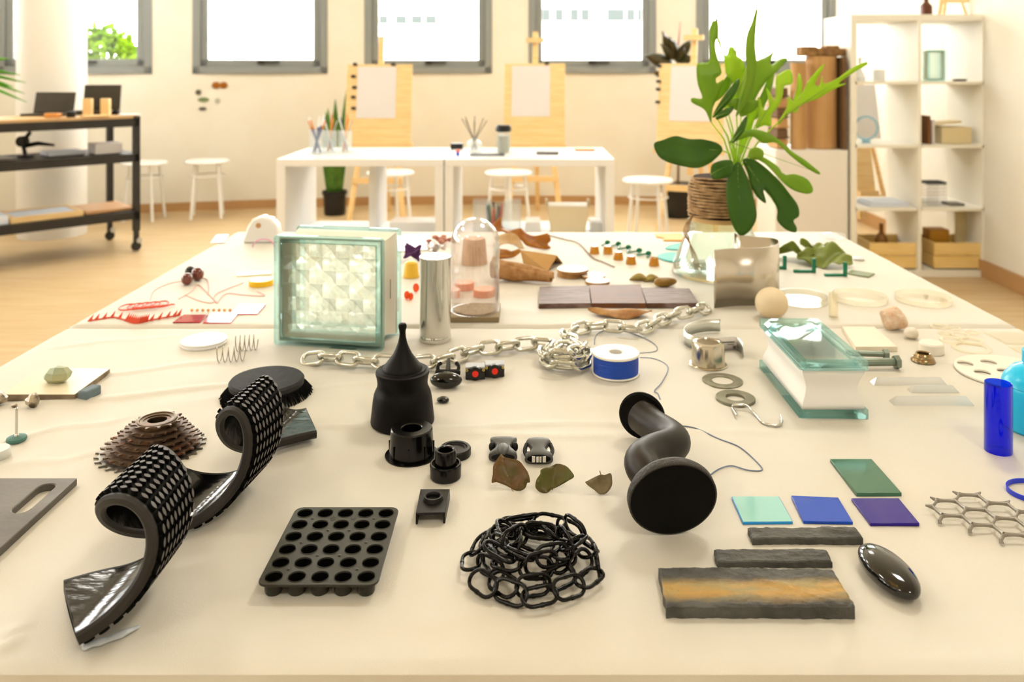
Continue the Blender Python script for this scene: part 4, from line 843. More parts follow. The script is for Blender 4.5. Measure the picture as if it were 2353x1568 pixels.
# ================================================================ REAR TABLE
mat('alu', 'd5d5d0', .14, 1); mat('copperwood', 'a9835a', .5); mat('plankwood', '54331f', .45, col2='86706a', nscale=12, nstretch=(2, 22, 4), contrast=(.4, .65), bump=.3, bscale=40, bstretch=(2, 20, 2)); mat('plankred', '74400f', .45, col2='5c4034', nscale=12, nstretch=(2, 22, 4), bump=.3, bscale=40, bstretch=(2, 20, 2))
c = P(1000, 782); t = thing('metal_cylinder', 'tall polished aluminium cylinder between the glass block and the glass dome', 'cylinder', c)
MB().lathe([(0, 0), (.0285, 0), (.0292, .003), (.0285, .010), (.0272, .013), (.0275, .016)], 48).build('base_collar', 'alu', t)
MB().lathe([(.0275, .012), (.0278, .016), (.0278, .1465), (.0285, .1475), (.0285, .150), (.0278, .151), (0, .151)], 48).build('body', 'alu', t)
glass('domeglass', 'fdfbfa', .0, 1.6, .03, 'ffffff', 2.2); mat('cork', 'b59a74', .8, col2='a08560', nscale=120); mat('corkside', '9b8765', .7)
c = P(1092, 724); t = thing('glass_dome', 'clear glass dome on a square wooden base, right of the metal cylinder', 'glass dome', c)
MB().box((0, 0, .005), (.098, .098, .010)).build('base', 'corkside', t, bevel=.001)
MB().lathe([(0, .010), (.0415, .010), (.0415, .0125), (0, .0128)], 44).build('sand_disc', 'cork', t)
r, h, zz = .0485, .144, .0105
prof = [(r, zz), (r, zz+.001), (r, h)]+[(r*cos(a), h+r*sin(a)) for a in [pi/2*i/10 for i in range(1, 10)]]+[(0, h+r)]
pin = [(0, h+r-.0025)]+[((r-.0025)*cos(a), h+(r-.0025)*sin(a)) for a in [pi/2*i/10 for i in range(9, 0, -1)]]+[(r-.0025, h), (r-.0025, zz)]
MB().lathe(prof+pin+[(r, zz)], 56).build('dome', 'domeglass', t, smooth=60)
# wooden planks
for i, (lab, q, m) in enumerate((('left of three dark wooden planks laid side by side', [(1240, 659), (1352, 656), (1358, 697), (1238, 698)], 'plankwood'), ('middle of three dark wooden planks, with a lighter reddish edge', [(1354, 655), (1472, 654), (1484, 697), (1360, 697)], 'plankred'), ('right of three dark wooden planks laid side by side', [(1474, 661), (1584, 663), (1606, 696), (1486, 697)], 'plankwood'))):
    slab('wooden_plank', lab, 'plank', q, .0105, m, group='dark wooden planks')
# bark piece, stone, pods, slices
leafmat('bark', 'c99a5c', 'a06a34', .6, .1, 40)
c = P(1420, 726); b = leaf3d(.050, .125, .0, -.20, lambda v: max(.05, sin(pi*v)**.7), 10, 20, wave=.8); b.v = [(p[1]-.059, p[0], p[2]) for p in b.v]; z0 = min(p[2] for p in b.v); b.v = [(p[0], p[1], p[2]-z0+.0008) for p in b.v]
one('bark_piece', 'curled brown bark strip in front of the wooden planks', 'bark', b, 'bark', c, rad(-6), smooth=70, solid=.001)
one('brown_stone', 'ochre brown oval stone behind the right wooden plank', 'stone', rock((.027, .012, .0105), 4, .2), mat('ochre', '9c7428', .4, col2='7a5a1c', nscale=30), P(1528, 659), rad(8), smooth=70)
leafmat('pod', 'c9b46a', 'a8924a', .5, .2, 30)
for lab, px, py, rz in (('left of two curled yellow seed pods', 1468, 645, -12), ('right of two curled yellow seed pods', 1500, 647, 16)):
    b = leaf3d(.026, .045, .0, .5, lambda v: max(.06, sin(pi*v)**.8), 8, 14); b.v = [(p[1]-.022, p[0], p[2]) for p in b.v]; z0 = min(p[2] for p in b.v); b.v = [(p[0], p[1], p[2]-z0+.0008) for p in b.v]
    one('seed_pod', lab, 'seed pod', b, 'pod', P(px, py), rad(rz), group='yellow seed pods', smooth=70, solid=.001)
mat('slicetop', 'f2dcc4', .35); mat('sliceside', 'b98a52', .6, col2='8c6238', nscale=40)
def wslice(lab, px, py, r, h, z=0):
    c = P(px, py); t = thing('wood_slice', lab, 'wood slice', (c.x, c.y, ZT+z), group='round wood slices')
    MB().lathe([(0, 0), (r*.96, 0), (r, h*.4), (r*.985, h)], 40).build('edge', 'sliceside', t); MB().lathe([(r*.985, h), (r*.97, h+.0006), (0, h+.0006)], 40).build('face', 'slicetop', t)
wslice('lower wood slice of the two-high stack', 1312, 634, .032, .010); wslice('upper and widest wood slice of the two-high stack', 1316, 634, .0375, .006, .0108)
wslice('pale flat wood slice lying right of the stacked slices', 1363, 639, .0285, .007); wslice('flat wood slice nearest to the wooden planks', 1373, 652, .0275, .007)
# twig, amber cups, green waves, orange and teal pieces
mat('twig', '7a5c44', .6); mat('emerald', '0b7a55', .3); mat('orange', 'f2a82c', .4); mat('tealglass', '6fd8d8', .2)
o = P(1340, 575); one('twig', 'thin grey-brown twig lying behind the wood slices', 'twig', MB().tube([p-o for p in smoothpath([P(x, y, .003) for x, y in ((1262, 541), (1300, 551), (1330, 560), (1362, 592), (1385, 602), (1412, 614))], 6)], [.0016]*31, 6).tube([P(1364, 594, .003)-o, P(1345, 576, .014)-o], .001, 6), 'twig', o)
glass('amber', 'ffe0a0', .05, 1.5, .75, 'c8901c'); mat('ambertop', 'e8c28c', .12)
for i, (px, py, lab) in enumerate(((1366, 583, 'leftmost amber plastic cup, crossed by the twig'), (1397, 583, 'second amber plastic cup from the left'), (1421, 597, 'third amber plastic cup from the left'), (1450, 607, 'fourth amber plastic cup from the left'), (1503, 611, 'rightmost amber plastic cup, set apart from the others'))):
    t = thing('amber_cup', lab, 'cup', P(px, py), group='upturned amber cups')
    MB().lathe([(.0128, .0003), (.0130, .002), (.0118, .010), (.0104, .019), (.0090, .0205), (0, .0208)], 28).build('cup', 'amber', t)
o = P(1437, 570); zig = [(1383, 561), (1400, 555), (1398, 564), (1425, 558), (1421, 569), (1448, 566), (1442, 577), (1473, 573), (1464, 583), (1494, 580), (1487, 588)]
b = MB().tube([p-o for p in smoothpath([P(x, y+3, .004) for x, y in zig], 5)], .0022, 6)
for x, y in ((1400, 555), (1425, 558), (1448, 566), (1473, 573), (1494, 580)): q = P(x-4, y+4, .005)-o; b.ell(q+V((0, 0, .002)), (.008, .004, .0065), 10, 8)
one('wave_strip', 'emerald green wavy plastic strip behind the amber cups', 'plastic strip', b, 'emerald', o)
o = P(1540, 548); b = MB().prism([(p.x-o.x, p.y-o.y) for p in (P(1505, 540), P(1565, 539), P(1572, 548), P(1566, 555), P(1524, 555), P(1526, 549), P(1508, 547))], 0, .004)
one('orange_plate', 'flat orange plastic piece at the far edge beside the jar', 'plastic piece', b, 'orange', (o.x, o.y, ZT), bevel=.0008)
for i, (pts, lab) in enumerate(((((1528, 573), (1548, 564), (1575, 561), (1572, 575), (1550, 576)), 'rear turquoise petal-shaped glass piece left of the jar'), (((1510, 590), (1535, 583), (1572, 585), (1575, 598), (1545, 603), (1522, 598)), 'front turquoise petal-shaped glass piece left of the jar'))):
    q = [P(x, y) for x, y in pts]; o = sum(q, V())/len(q); one('teal_petal', lab, 'glass piece', MB().prism([(p.x-o.x, p.y-o.y) for p in smoothpath([V((p.x, p.y, 0)) for p in q], 5, True)], 0, .004), 'tealglass', o, bevel=.001, group='turquoise glass petals')
# cardboard tent, rolled leaf, brown leaves
mat('cardboard', 'c79c5e', .7, col2='bd9052', nscale=8); leafmat('rollleaf', 'cfa06a', 'a8743e', .7, .12, 60); leafmat('brownleaf', 'c07a18', '9a560c', .45, .25, 20)
o = P(1245, 612); ra, rb = P(1195, 575, .032), P(1280, 588, .032); fa, fb = P(1203, 606), P(1259, 624); ga, gb = P(1240, 590), P(1293, 605)
ga.x, ga.y = ra.x+.04, ra.y+.03
one('cardboard_tent', 'folded tan cardboard tent standing open end to the right', 'cardboard', MB().add([ra-o, rb-o, fb-o, fa-o, gb-o, ga-o], [(0, 1, 2, 3), (0, 5, 4, 1)]), 'cardboard', o, smooth=0, solid=.002)
c = P(1205, 648); t = thing('leaf_roll', 'rolled tan leaf cone lying in front of the cardboard tent', 'dried leaf', c, rad(-14))
def roll(u, v):
    a = -2.2+6.9*v; r_ = (.030-.017*u)*(1-.14*v); return (-.075+.135*u+.012*v*(u > .6), r_*sin(a)*.9, r_*(1-.14)-r_*cos(a)*.95+.0018+.003*sin(u*9+v*4)*(1-u))
b = MB().grid(roll, 18, 30); z0 = min(p[2] for p in b.v); b.v = [(p[0], p[1], p[2]-z0+.0008) for p in b.v]; b.build('roll', 'rollleaf', t, solid=.0012, smooth=70)
def bigleaf(lab, px, py, L, w_, rz, tilt, m, wave, seed, pitch=0):
    c = P(px, py); b = MB()
    def fn(u, v):
        s = u*2-1; hw = w_/2*max(.04, sin(pi*min(1, v*.9+.08))**.7)*(1+.10*sin(v*26+seed)*abs(s)); x = s*hw
        return (x, (v-.5)*L, .012*sin(v*9+seed)*wave+.022*wave*s*s*sin(v*5+seed*2)+.010*wave*sin(s*4+v*13))
    b.grid(fn, 18, 30); M = RZ(rz) @ RX(pitch) @ RY(tilt); b.v = [tuple(M @ V(p)) for p in b.v]; z0 = min(p[2] for p in b.v); b.v = [(p[0], p[1], p[2]-z0+.001) for p in b.v]
    return one('large_leaf', lab, 'leaf', b, m, c, smooth=70, solid=.0008, group='large dried leaves')
leafmat('toplitleaf', 'e8cda4', 'cfa468', .6, .2, 20)  # paler than the brown leaves: light from above put into the colour
kw = dict(sc_=5.6, ox=1000, oy=500, name='large_leaf', group='large dried leaves', nz=.012, el=.012)
tracedry('crinkled orange-brown dried leaf with a ragged edge, farthest right behind the dome', [(740, 90), (800, 30), (838, 15), (860, 100), (930, 150), (1010, 140), (1110, 160), (1160, 210), (1270, 240), (1390, 240), (1450, 235), (1490, 290), (1450, 330), (1490, 390), (1430, 425), (1330, 400), (1240, 390), (1160, 370), (1090, 300), (980, 230), (860, 205), (780, 180)], 'brownleaf', 574, 1.2, .25, ((1440, 360), (830, 100)), **kw)
tracedry('dried leaf with its top light painted pale tan, curving just behind the glass dome', [(790, 260), (850, 235), (960, 215), (1060, 260), (1130, 350), (1140, 400), (1080, 405), (1000, 350), (900, 360), (800, 390)], 'toplitleaf', 578, 1.2, .3, ((1120, 390), (830, 290)), **kw)
tracedry('small dark brown dried leaf between the dome and the cardboard tent', [(790, 410), (900, 400), (980, 430), (1080, 405), (1100, 450), (1040, 500), (960, 525), (860, 535), (790, 530)], 'brownleaf', 596, 1.0, .2, ((1080, 450), (800, 470)), **kw)
# items between the glass block and the dome
mat('purple', '4a1a55', .7, bump=.8, bscale=60); mat('yellowcap', 'f0c23c', .35); glass('gemamber', 'f08a10', .02, 1.6, .3, 'f07a08'); mat('orangedisc', 'f58a4a', .4); mat('foil', 'cfc8c8', .25, .7, bump=1, bscale=60); mat('redflower', 'a8604a', .6, col2='d49a86', nscale=50); mat('tancup', 'c99a6a', .5)
bigleaf('purple crumpled leaf behind the metal cylinder', 948, 600, .05, .05, rad(30), rad(25), 'purple', .6, 2)
c = P(945, 637); one('yellow_cup', 'small yellow upturned plastic cup behind the metal cylinder', 'cup', MB().lathe([(.0185, .0003), (.0185, .003), (.0160, .024), (.0140, .034), (.0095, .0372), (0, .0375)], 32), 'yellowcap', c)
for px, py, s, lab in ((935, 688, .0085, 'left amber glass bead beside the metal cylinder'), (944, 690, .0075, 'middle amber glass bead beside the metal cylinder'), (956, 672, .0095, 'right upright amber glass bead beside the metal cylinder')):
    one('amber_bead', lab, 'bead', MB().ell((0, 0, s*1.05), (s*.75, s*.75, s*1.05), 8, 6), 'gemamber', P(px, py), smooth=0, group='faceted amber beads')
for px, py, r, lab in ((1067, 664, .022, 'rear orange plastic disc seen through the glass dome'), (1113, 680, .0235, 'front orange plastic disc seen through the glass dome'), (1038, 682, .018, 'orange plastic disc left of the glass dome')):
    one('orange_disc', lab, 'disc', MB().lathe([(0, 0), (r, 0), (r, .014), (r*.95, .0155), (r*.6, .0152), (0, .015)], 36), 'orangedisc', P(px, py), group='orange discs')
c = P(1090, 606); one('tan_cup', 'tan paper cup upside down behind the glass dome', 'cup', MB().lathe([(.033, .0003), (.033, .003), (.028, .060), (.026, .064), (0, .064)], 36), 'tancup', c)
def flowers(lab, px, py, m, n, sp):
    b = MB()
    for i in range(n):
        p = V((random.gauss(0, sp), random.gauss(0, sp*.6), .008+abs(random.gauss(0, .008)))); b.ell(p, (.009, .007, .006), 8, 6); b.tube([p, (0, -sp*.4, .002)], .0007, 5)
    one('dried_flower', lab, 'dried flower', b, m, P(px, py))
flowers('clump of reddish dried flower heads left of the glass dome', 1014, 562, 'redflower', 16, .02)
slab('white_tray', 'white sheet lying behind the glass block at the far table edge', 'sheet', [(912, 542), (985, 541), (1000, 572), (915, 577)], .004, 'whitegloss')
o = P(1002, 585); bigleaf('silver-grey feathery foil leaf behind the metal cylinder', 1002, 584, .055, .03, rad(75), rad(20), 'foil', .5, 4)
# ---- far left of the rear table
mat('beanbrown', '5a2416', .12, col2='7a3420', nscale=20, coat=.5); mat('red', 'ee5a3c', .4); mat('redtile', 'b01428', .06, spec=.6); mat('pinktile', 'e05a5a', .05, spec=.7); mat('yellow', 'f7c614', .35); mat('pink', 'f0a0c8', .4); mat('orangebead', 'f0a868', .5); mat('paleredthread', 'eeb0a4', .6); mat('blackbean', '1c120c', .15)
for px, py, r, m, lab in ((430, 655, .0150, 'beanbrown', 'front left glossy brown bean of the trio'), (454, 645, .0170, 'beanbrown', 'right glossy brown bean of the trio'), (437, 636, .0140, 'blackbean', 'darkest bean at the back of the trio')):
    one('bean', lab, 'bean', MB().ell((0, 0, r*.9), (r*.85, r*1.05, r*.9), 24, 14), m, P(px, py), rad(20), group='glossy brown beans')
o = P(305, 738); b = MB(); pth = smoothpath([P(x, y) for x, y in ((206, 739), (232, 735), (262, 731), (290, 738), (312, 744), (335, 740), (365, 734), (395, 729), (412, 725))], 5); n = len(pth)
b.tube([p-o+V((0, 0, .0015)) for p in pth], .0015, 6)
for i in range(0, n, 1):
    if not (14 < i < 26) and i % 3: continue
    p = pth[i]-o; k = 1.0 if 14 < i < 26 else .85; b.add([p+V((-.0045, -.0015, 0)), p+V((.0035, -.0015, 0)), p+V((.0035, .0015, 0)), p+V((-.0045, .0015, 0)), p+V((.008, .0, .017*k))], [(0, 1, 4), (1, 2, 4), (2, 3, 4), (3, 0, 4), (3, 2, 1, 0)])
one('saw_tooth_strip', 'red saw-toothed plastic strip at the left table edge', 'plastic strip', b, 'red', o, smooth=0)
o = P(333, 716); coil = []
for i in range(5*16+1): a = 2*pi*i/16; q = P(285, 712).lerp(P(382, 703), i/80); coil.append(q-o+V((.017*cos(a)+.0, .026*sin(a), .003+.003*(i % 16)/16)))
one('red_coil', 'flat red wire coil of overlapping loops behind the saw-toothed strip', 'coil', MB().tube(coil, .0014, 6), 'red', o, smooth=60)
slab('glass_tile', 'dark red glass tile at the left of the rear red tile row', 'tile', [(422, 723), (478, 723), (459, 740), (397, 740)], .0025, 'redtile')
slab('glass_tile', 'glossy red glass tile mirroring the windows, middle of the rear tile row', 'tile', [(486, 719), (548, 719), (530, 741), (466, 741)], .0025, 'pinktile')
slab('glass_tile', 'glossy red glass tile at the far right of the rear tile row', 'tile', [(548, 699), (610, 699), (591, 721), (529, 721)], .0025, 'pinktile')
for i in range(8): one('orange_bead', 'tiny orange bead in the row behind the red tiles', 'bead', MB().ell((0, 0, .0028), (.0032, .0032, .0028), 10, 8), 'orangebead', P(441+12.5*i, 716), group='row of tiny orange beads')
c = P(600, 655); one('yellow_disc', 'flat round yellow lid left of the glass block', 'lid', MB().lathe([(0, 0), (.0265, 0), (.0268, .010), (.0255, .0125), (0, .0128)], 40), 'yellow', c)
slab('yellow_strip', 'pale yellow strip lying behind the yellow lid', 'strip', [(542, 627), (622, 622), (624, 629), (544, 634)], .003, mat('paleyellow', 'f7eaa0', .3))
o = P(490, 680); b = MB()
for pts in (((345, 690), (355, 668), (390, 652), (425, 646), (470, 640), (480, 660), (478, 678)), ((410, 688), (440, 670), (455, 655), (475, 672), (500, 698)), ((500, 695), (520, 675), (560, 678), (608, 680), (590, 670)), ((425, 678), (460, 692), (490, 695), (498, 675), (560, 650))): b.tube([p-o for p in smoothpath([P(x, y, .001) for x, y in pts], 6)], .0009, 5)
one('red_thread', 'loose pale red thread scattered across the left of the rear table', 'thread', b, 'paleredthread', o)
slab('white_card', 'small white card at the far left corner of the rear table', 'card', [(498, 540), (525, 539), (515, 556), (484, 557)], .004, 'whitegloss')
c = P(604, 556); t = thing('tape_dispenser', 'white plastic tape dispenser at the far left corner of the rear table', 'tape dispenser', c)
q = [(-.052, 0), (.052, 0), (.052, .020), (.045, .050), (.028, .068), (.002, .075), (-.024, .066), (-.038, .045), (-.046, .02)]
MB().prism(q, -.02, .02, RX(pi/2)).build('body', 'whitegloss', t, bevel=.006)
MB().lathe([(0, 0), (.007, 0), (.007, .003), (0, .003)], 20, TR(-.006, -.0195, .05) @ RX(pi/2)).build('spindle', 'tancup', t)
c = P(606, 570); one('pink_hoop', 'thin pink plastic hoop standing in front of the tape dispenser', 'hoop', MB().tube([(.03*cos(a), 0, .002+.022*sin(a)) for a in [pi*i/16 for i in range(17)]], .0016, 6), 'pink', c, smooth=60)
# ---- petri dishes, clear tube, green pieces at the right
glass('dishglass', 'fffdf6', .02, 1.45, .25, 'fffaf0')
for lab, px, py, r, h in (('glass dish full of window glare, left of three round clear dishes', 1842, 693, .0525, .014), ('middle of three round clear dishes', 1976, 690, .055, .012), ('right of three round clear dishes', 2121, 692, .056, .012)):
    one('petri_dish', lab, 'dish', MB().lathe([(0, 0), (r, 0), (r, h), (r-.0015, h), (r-.0015, .0015), (0, .0015)], 48), 'dishglass', P(px, py), group='round clear dishes')
c = P(1915, 729); one('glass_vial', 'small clear glass vial standing in front of the dishes', 'vial', MB().lathe([(0, .0003), (.0085, .0003), (.0088, .048), (.0075, .048), (.0074, .002), (0, .002)], 28), 'clearplastic', c)
leafmat('oliveleaf', '7c8a2c', '95a04a', .4, .3, 15)
bigleaf('broad olive green leaf lying over the green clips', 1895, 610, .13, .09, rad(80), rad(-22), 'oliveleaf', .5, 6)
bigleaf('smaller olive green leaf right behind the metal sheet', 1822, 598, .11, .07, rad(60), rad(26), 'oliveleaf', .5, 9)
bigleaf('green leaf tip farthest back beside the glass lens', 1880, 578, .10, .05, rad(95), rad(10), 'oliveleaf', .5, 11)
for i, (px, py, lab) in enumerate(((1803, 619, 'left upright dark green plastic clip below the olive leaves'), (1870, 627, 'middle upright dark green plastic clip below the olive leaves'), (1942, 636, 'right upright dark green plastic clip beside the green tile'))):
    c = P(px, py); t = thing('green_clip', lab, 'clip', c, group='upright green clips')
    MB().box((0, 0, .017), (.009, .006, .034)).build('upright', 'emerald', t, bevel=.001); MB().box((-.022, .004, .003), (.05, .010, .006)).build('foot', 'emerald', t, bevel=.001)
slab('green_tile', 'flat dull green tile right of the green clips', 'tile', [(1958, 620), (2010, 628), (1996, 636), (1944, 628)], .003, mat('dullgreen', '77855a', .4))
one('white_chip', 'tiny white shiny chip near the right table edge', 'chip', MB().ell((0, 0, .005), (.016, .010, .005), 16, 10), 'whitegloss', P(1973, 599))
glass('lensglass', 'fbfcff', .0, 1.6, .15, 'ffffff')
one('glass_lens', 'clear glass lens at the far right behind the olive leaves', 'lens', MB().ell((0, 0, .010), (.036, .022, .010), 24, 12), 'lensglass', P(1915, 550))
for i, (px, py) in enumerate(((1826, 578), (1852, 566), (1872, 572))): one('clear_bead', ['left clear glass bead behind the olive leaves', 'middle clear glass bead behind the olive leaves', 'right clear glass bead behind the olive leaves'][i], 'bead', MB().ell((0, 0, .009), (.014, .010, .009), 14, 10), 'lensglass', P(px, py), group='clear beads')
# ---- bent metal sheet
mat('sheetmetal', 'cfc8bc', .26, 1)
o = P(1712, 706); pa = smoothpath([P(x, y) for x, y in ((1641, 709), (1690, 704), (1740, 703), (1778, 697), (1790, 682), (1772, 672), (1735, 668), (1700, 664), (1688, 658))], 8); n = len(pa)
one('metal_sheet', 'curved polished metal sheet standing in front of the plant jar', 'metal sheet', MB().add([p-o for p in pa]+[p-o+V((0, 0, .119)) for p in pa], [(i, i+1, n+i+1, n+i) for i in range(n-1)]), 'sheetmetal', o, smooth=60, solid=.0014)
# ---- plant on the glass jar
glass('jarglass', 'f8fdfa', .0, 1.55, 0, 'ffffff', 2.5); mat('twine', 'c9a678', .85, col2='9a7850', nscale=60); mat('soil', '3a2213', .95, bump=1, bscale=200); mat('corkwood', 'd9b276', .6)
JY = 1.972; jb = V(((1655-HX)*JY/FPX, JY, ZT))
t = thing('glass_jar', 'wide-based clear glass jar carrying the twine-wrapped plant', 'jar', jb)
po = [(0, .0005), (.108, .0005), (.114, .006), (.112, .020), (.100, .050), (.087, .080), (.078, .100), (.073, .112), (.076, .122), (.0765, .127)]
pi_ = [(.0735, .127), (.073, .121), (.070, .112), (.075, .100), (.084, .080), (.097, .050), (.109, .020), (.109, .008), (0, .0045)]
MB().lathe(po+pi_, 56).build('jar', 'jarglass', t, smooth=60)
t = thing('potted_plant', 'leafy fern in a twine-wrapped root ball on the glass jar', 'plant', jb+V((0, 0, .1275)))
pb = t.location.copy()
MB().lathe([(0, 0), (.070, 0), (.070, .010), (0, .0101)], 40).build('cork_disc', 'corkwood', t)
MB().lathe([(0, .010), (.066, .010), (.073, .03), (.074, .06), (.070, .09), (.062, .104), (0, .100)], 40).build('root_ball', 'soil', t)
tw = MB(); random.seed(3)
pts = []
for i in range(24*26):
    a = 2*pi*i/26; z = .014+.088*((i/26) % 24)/24+.004*sin(i*.37)*random.uniform(.5, 1); r = (.074+.002*random.random())*(1-.18*max(0, (z-.075)/.03)**2)
    pts.append((r*cos(a), r*sin(a), z))
tw.tube(pts, .0022, 5).build('twine_wrap', 'twine', t)
o_ = MB()
for k in range(4): o_.tube(smoothpath([(-.070, -.03, .02), (-.082-.004*k, -.035, -.02), (-.078+.003*k, -.045, -.07), (-.066+.004*k, -.05, -.118)], 6), .0012, 5)
o_.build('twine_end', 'twine', t)
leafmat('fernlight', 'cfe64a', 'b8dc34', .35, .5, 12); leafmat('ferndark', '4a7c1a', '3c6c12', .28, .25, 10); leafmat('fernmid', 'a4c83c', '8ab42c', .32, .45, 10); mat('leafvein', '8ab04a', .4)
def traced(outline, m, dY, bend, axis=None, thick=.0011, pitch=0.0, fold=.0):
    """one leaf blade: outline in photo pixels set at the depth of the plant, then bent in depth"""
    Y = JY+dY; pts = [AT(x, y, Y) for x, y in outline]; pts = smoothpath(pts, 4, True)
    if axis is None: axis = (outline[0], outline[len(outline)//2])
    A0, A1 = AT(*axis[0], Y), AT(*axis[1], Y); d = (A1-A0); L = d.length; d.normalize(); per = V((-d.z, 0, d.x))
    bm = bmesh.new(); vv = [bm.verts.new(p) for p in pts]; es = [bm.edges.new((vv[i], vv[(i+1) % len(vv)])) for i in range(len(vv))]
    bmesh.ops.triangle_fill(bm, use_beauty=True, use_dissolve=False, edges=es)
    for _ in range(2):
        le = [e for e in bm.edges if e.calc_length() > .014]
        if le: bmesh.ops.subdivide_edges(bm, edges=le, cuts=1, use_grid_fill=False); bmesh.ops.triangulate(bm, faces=bm.faces)
    for v in bm.verts:
        s = (v.co-A0).dot(d)/L; w_ = (v.co-A0).dot(per)
        dy = bend*s*s*L+pitch*s*L-fold*abs(w_)+.004*sin(s*7); k = (Y+dy)/Y; v.co.y += dy
    bm.verts.index_update(); b = MB(); b.v = [tuple(v.co-pb) for v in bm.verts]; b.f = [tuple(v.index for v in f.verts) for f in bm.faces]; bm.free()
    o = b.build('leaf', m, t, smooth=80, solid=thick)
    vb = [A0+d*(L*i/10) for i in range(10)]
    vb = [p+V((0, bend*((i/10)**2)*L+pitch*(i/10)*L+.004*sin(i/10*7), 0))-pb for i, p in enumerate(vb)]
    MB().tube(vb, [.0013-.0008*i/9 for i in range(10)], 5).build('leaf_vein', 'leafvein', o)
    return o
C4 = lambda L: [(1400+x/2.613, y/2.613) for x, y in L]
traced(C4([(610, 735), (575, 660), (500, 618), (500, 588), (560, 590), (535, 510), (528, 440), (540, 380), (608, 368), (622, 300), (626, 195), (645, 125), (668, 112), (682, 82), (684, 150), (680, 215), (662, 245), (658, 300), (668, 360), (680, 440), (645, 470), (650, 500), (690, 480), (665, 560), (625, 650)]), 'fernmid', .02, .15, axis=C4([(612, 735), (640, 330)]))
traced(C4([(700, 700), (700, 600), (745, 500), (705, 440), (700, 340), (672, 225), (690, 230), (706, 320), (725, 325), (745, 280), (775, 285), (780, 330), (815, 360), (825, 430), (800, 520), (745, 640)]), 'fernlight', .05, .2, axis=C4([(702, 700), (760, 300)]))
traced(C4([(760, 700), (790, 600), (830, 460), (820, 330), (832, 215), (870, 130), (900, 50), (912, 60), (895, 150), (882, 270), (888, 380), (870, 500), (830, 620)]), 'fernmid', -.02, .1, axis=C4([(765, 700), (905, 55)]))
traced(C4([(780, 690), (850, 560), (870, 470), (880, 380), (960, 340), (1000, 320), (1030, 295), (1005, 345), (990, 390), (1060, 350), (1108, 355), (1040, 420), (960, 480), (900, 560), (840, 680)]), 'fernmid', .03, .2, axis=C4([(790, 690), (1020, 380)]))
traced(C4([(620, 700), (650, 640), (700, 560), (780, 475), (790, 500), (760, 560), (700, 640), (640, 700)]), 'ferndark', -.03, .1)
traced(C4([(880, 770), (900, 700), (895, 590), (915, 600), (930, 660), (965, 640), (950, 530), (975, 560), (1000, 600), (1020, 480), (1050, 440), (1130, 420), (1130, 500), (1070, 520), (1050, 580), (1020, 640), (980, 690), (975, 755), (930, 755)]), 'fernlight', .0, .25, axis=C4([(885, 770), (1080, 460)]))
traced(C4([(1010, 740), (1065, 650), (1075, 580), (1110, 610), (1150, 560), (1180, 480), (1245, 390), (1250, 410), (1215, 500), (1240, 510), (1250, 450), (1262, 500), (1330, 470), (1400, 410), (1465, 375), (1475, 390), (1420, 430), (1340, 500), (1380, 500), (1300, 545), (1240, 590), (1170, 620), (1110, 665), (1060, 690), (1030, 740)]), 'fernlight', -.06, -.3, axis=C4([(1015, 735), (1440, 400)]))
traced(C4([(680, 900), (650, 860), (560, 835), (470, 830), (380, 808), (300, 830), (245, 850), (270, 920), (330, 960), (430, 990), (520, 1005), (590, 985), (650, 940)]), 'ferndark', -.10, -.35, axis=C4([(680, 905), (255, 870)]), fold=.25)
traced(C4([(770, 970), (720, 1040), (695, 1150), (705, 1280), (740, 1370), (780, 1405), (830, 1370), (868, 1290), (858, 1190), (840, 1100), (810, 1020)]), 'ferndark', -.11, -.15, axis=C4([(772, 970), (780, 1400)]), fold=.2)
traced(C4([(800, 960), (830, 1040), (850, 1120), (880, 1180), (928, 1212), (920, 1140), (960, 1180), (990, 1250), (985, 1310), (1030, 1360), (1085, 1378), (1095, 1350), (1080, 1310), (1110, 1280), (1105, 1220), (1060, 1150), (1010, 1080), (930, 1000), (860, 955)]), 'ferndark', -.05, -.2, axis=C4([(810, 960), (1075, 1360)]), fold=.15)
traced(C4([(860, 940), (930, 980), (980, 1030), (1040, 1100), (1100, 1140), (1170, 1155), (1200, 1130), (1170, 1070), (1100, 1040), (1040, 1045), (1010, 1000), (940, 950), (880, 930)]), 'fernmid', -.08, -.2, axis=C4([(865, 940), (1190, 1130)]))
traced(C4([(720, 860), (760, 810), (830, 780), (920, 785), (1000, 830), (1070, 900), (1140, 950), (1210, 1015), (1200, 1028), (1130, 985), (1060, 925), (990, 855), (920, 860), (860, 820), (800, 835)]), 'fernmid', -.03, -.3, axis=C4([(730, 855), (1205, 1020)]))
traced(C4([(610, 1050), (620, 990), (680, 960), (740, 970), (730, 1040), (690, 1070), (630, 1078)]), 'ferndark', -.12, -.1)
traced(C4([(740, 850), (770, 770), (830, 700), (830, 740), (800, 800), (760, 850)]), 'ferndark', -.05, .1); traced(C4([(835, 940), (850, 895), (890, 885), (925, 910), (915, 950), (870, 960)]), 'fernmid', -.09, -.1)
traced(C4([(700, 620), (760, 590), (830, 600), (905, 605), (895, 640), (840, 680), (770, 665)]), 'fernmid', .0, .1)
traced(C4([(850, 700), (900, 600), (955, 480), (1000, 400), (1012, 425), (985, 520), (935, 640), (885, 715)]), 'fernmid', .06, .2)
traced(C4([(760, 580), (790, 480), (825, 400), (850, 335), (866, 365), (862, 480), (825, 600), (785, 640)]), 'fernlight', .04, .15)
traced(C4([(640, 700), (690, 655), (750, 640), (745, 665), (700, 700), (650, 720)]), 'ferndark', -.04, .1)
traced(C4([(825, 690), (880, 645), (892, 670), (860, 760), (835, 850), (810, 920), (785, 920), (800, 800)]), 'fernlight', .03, .1)
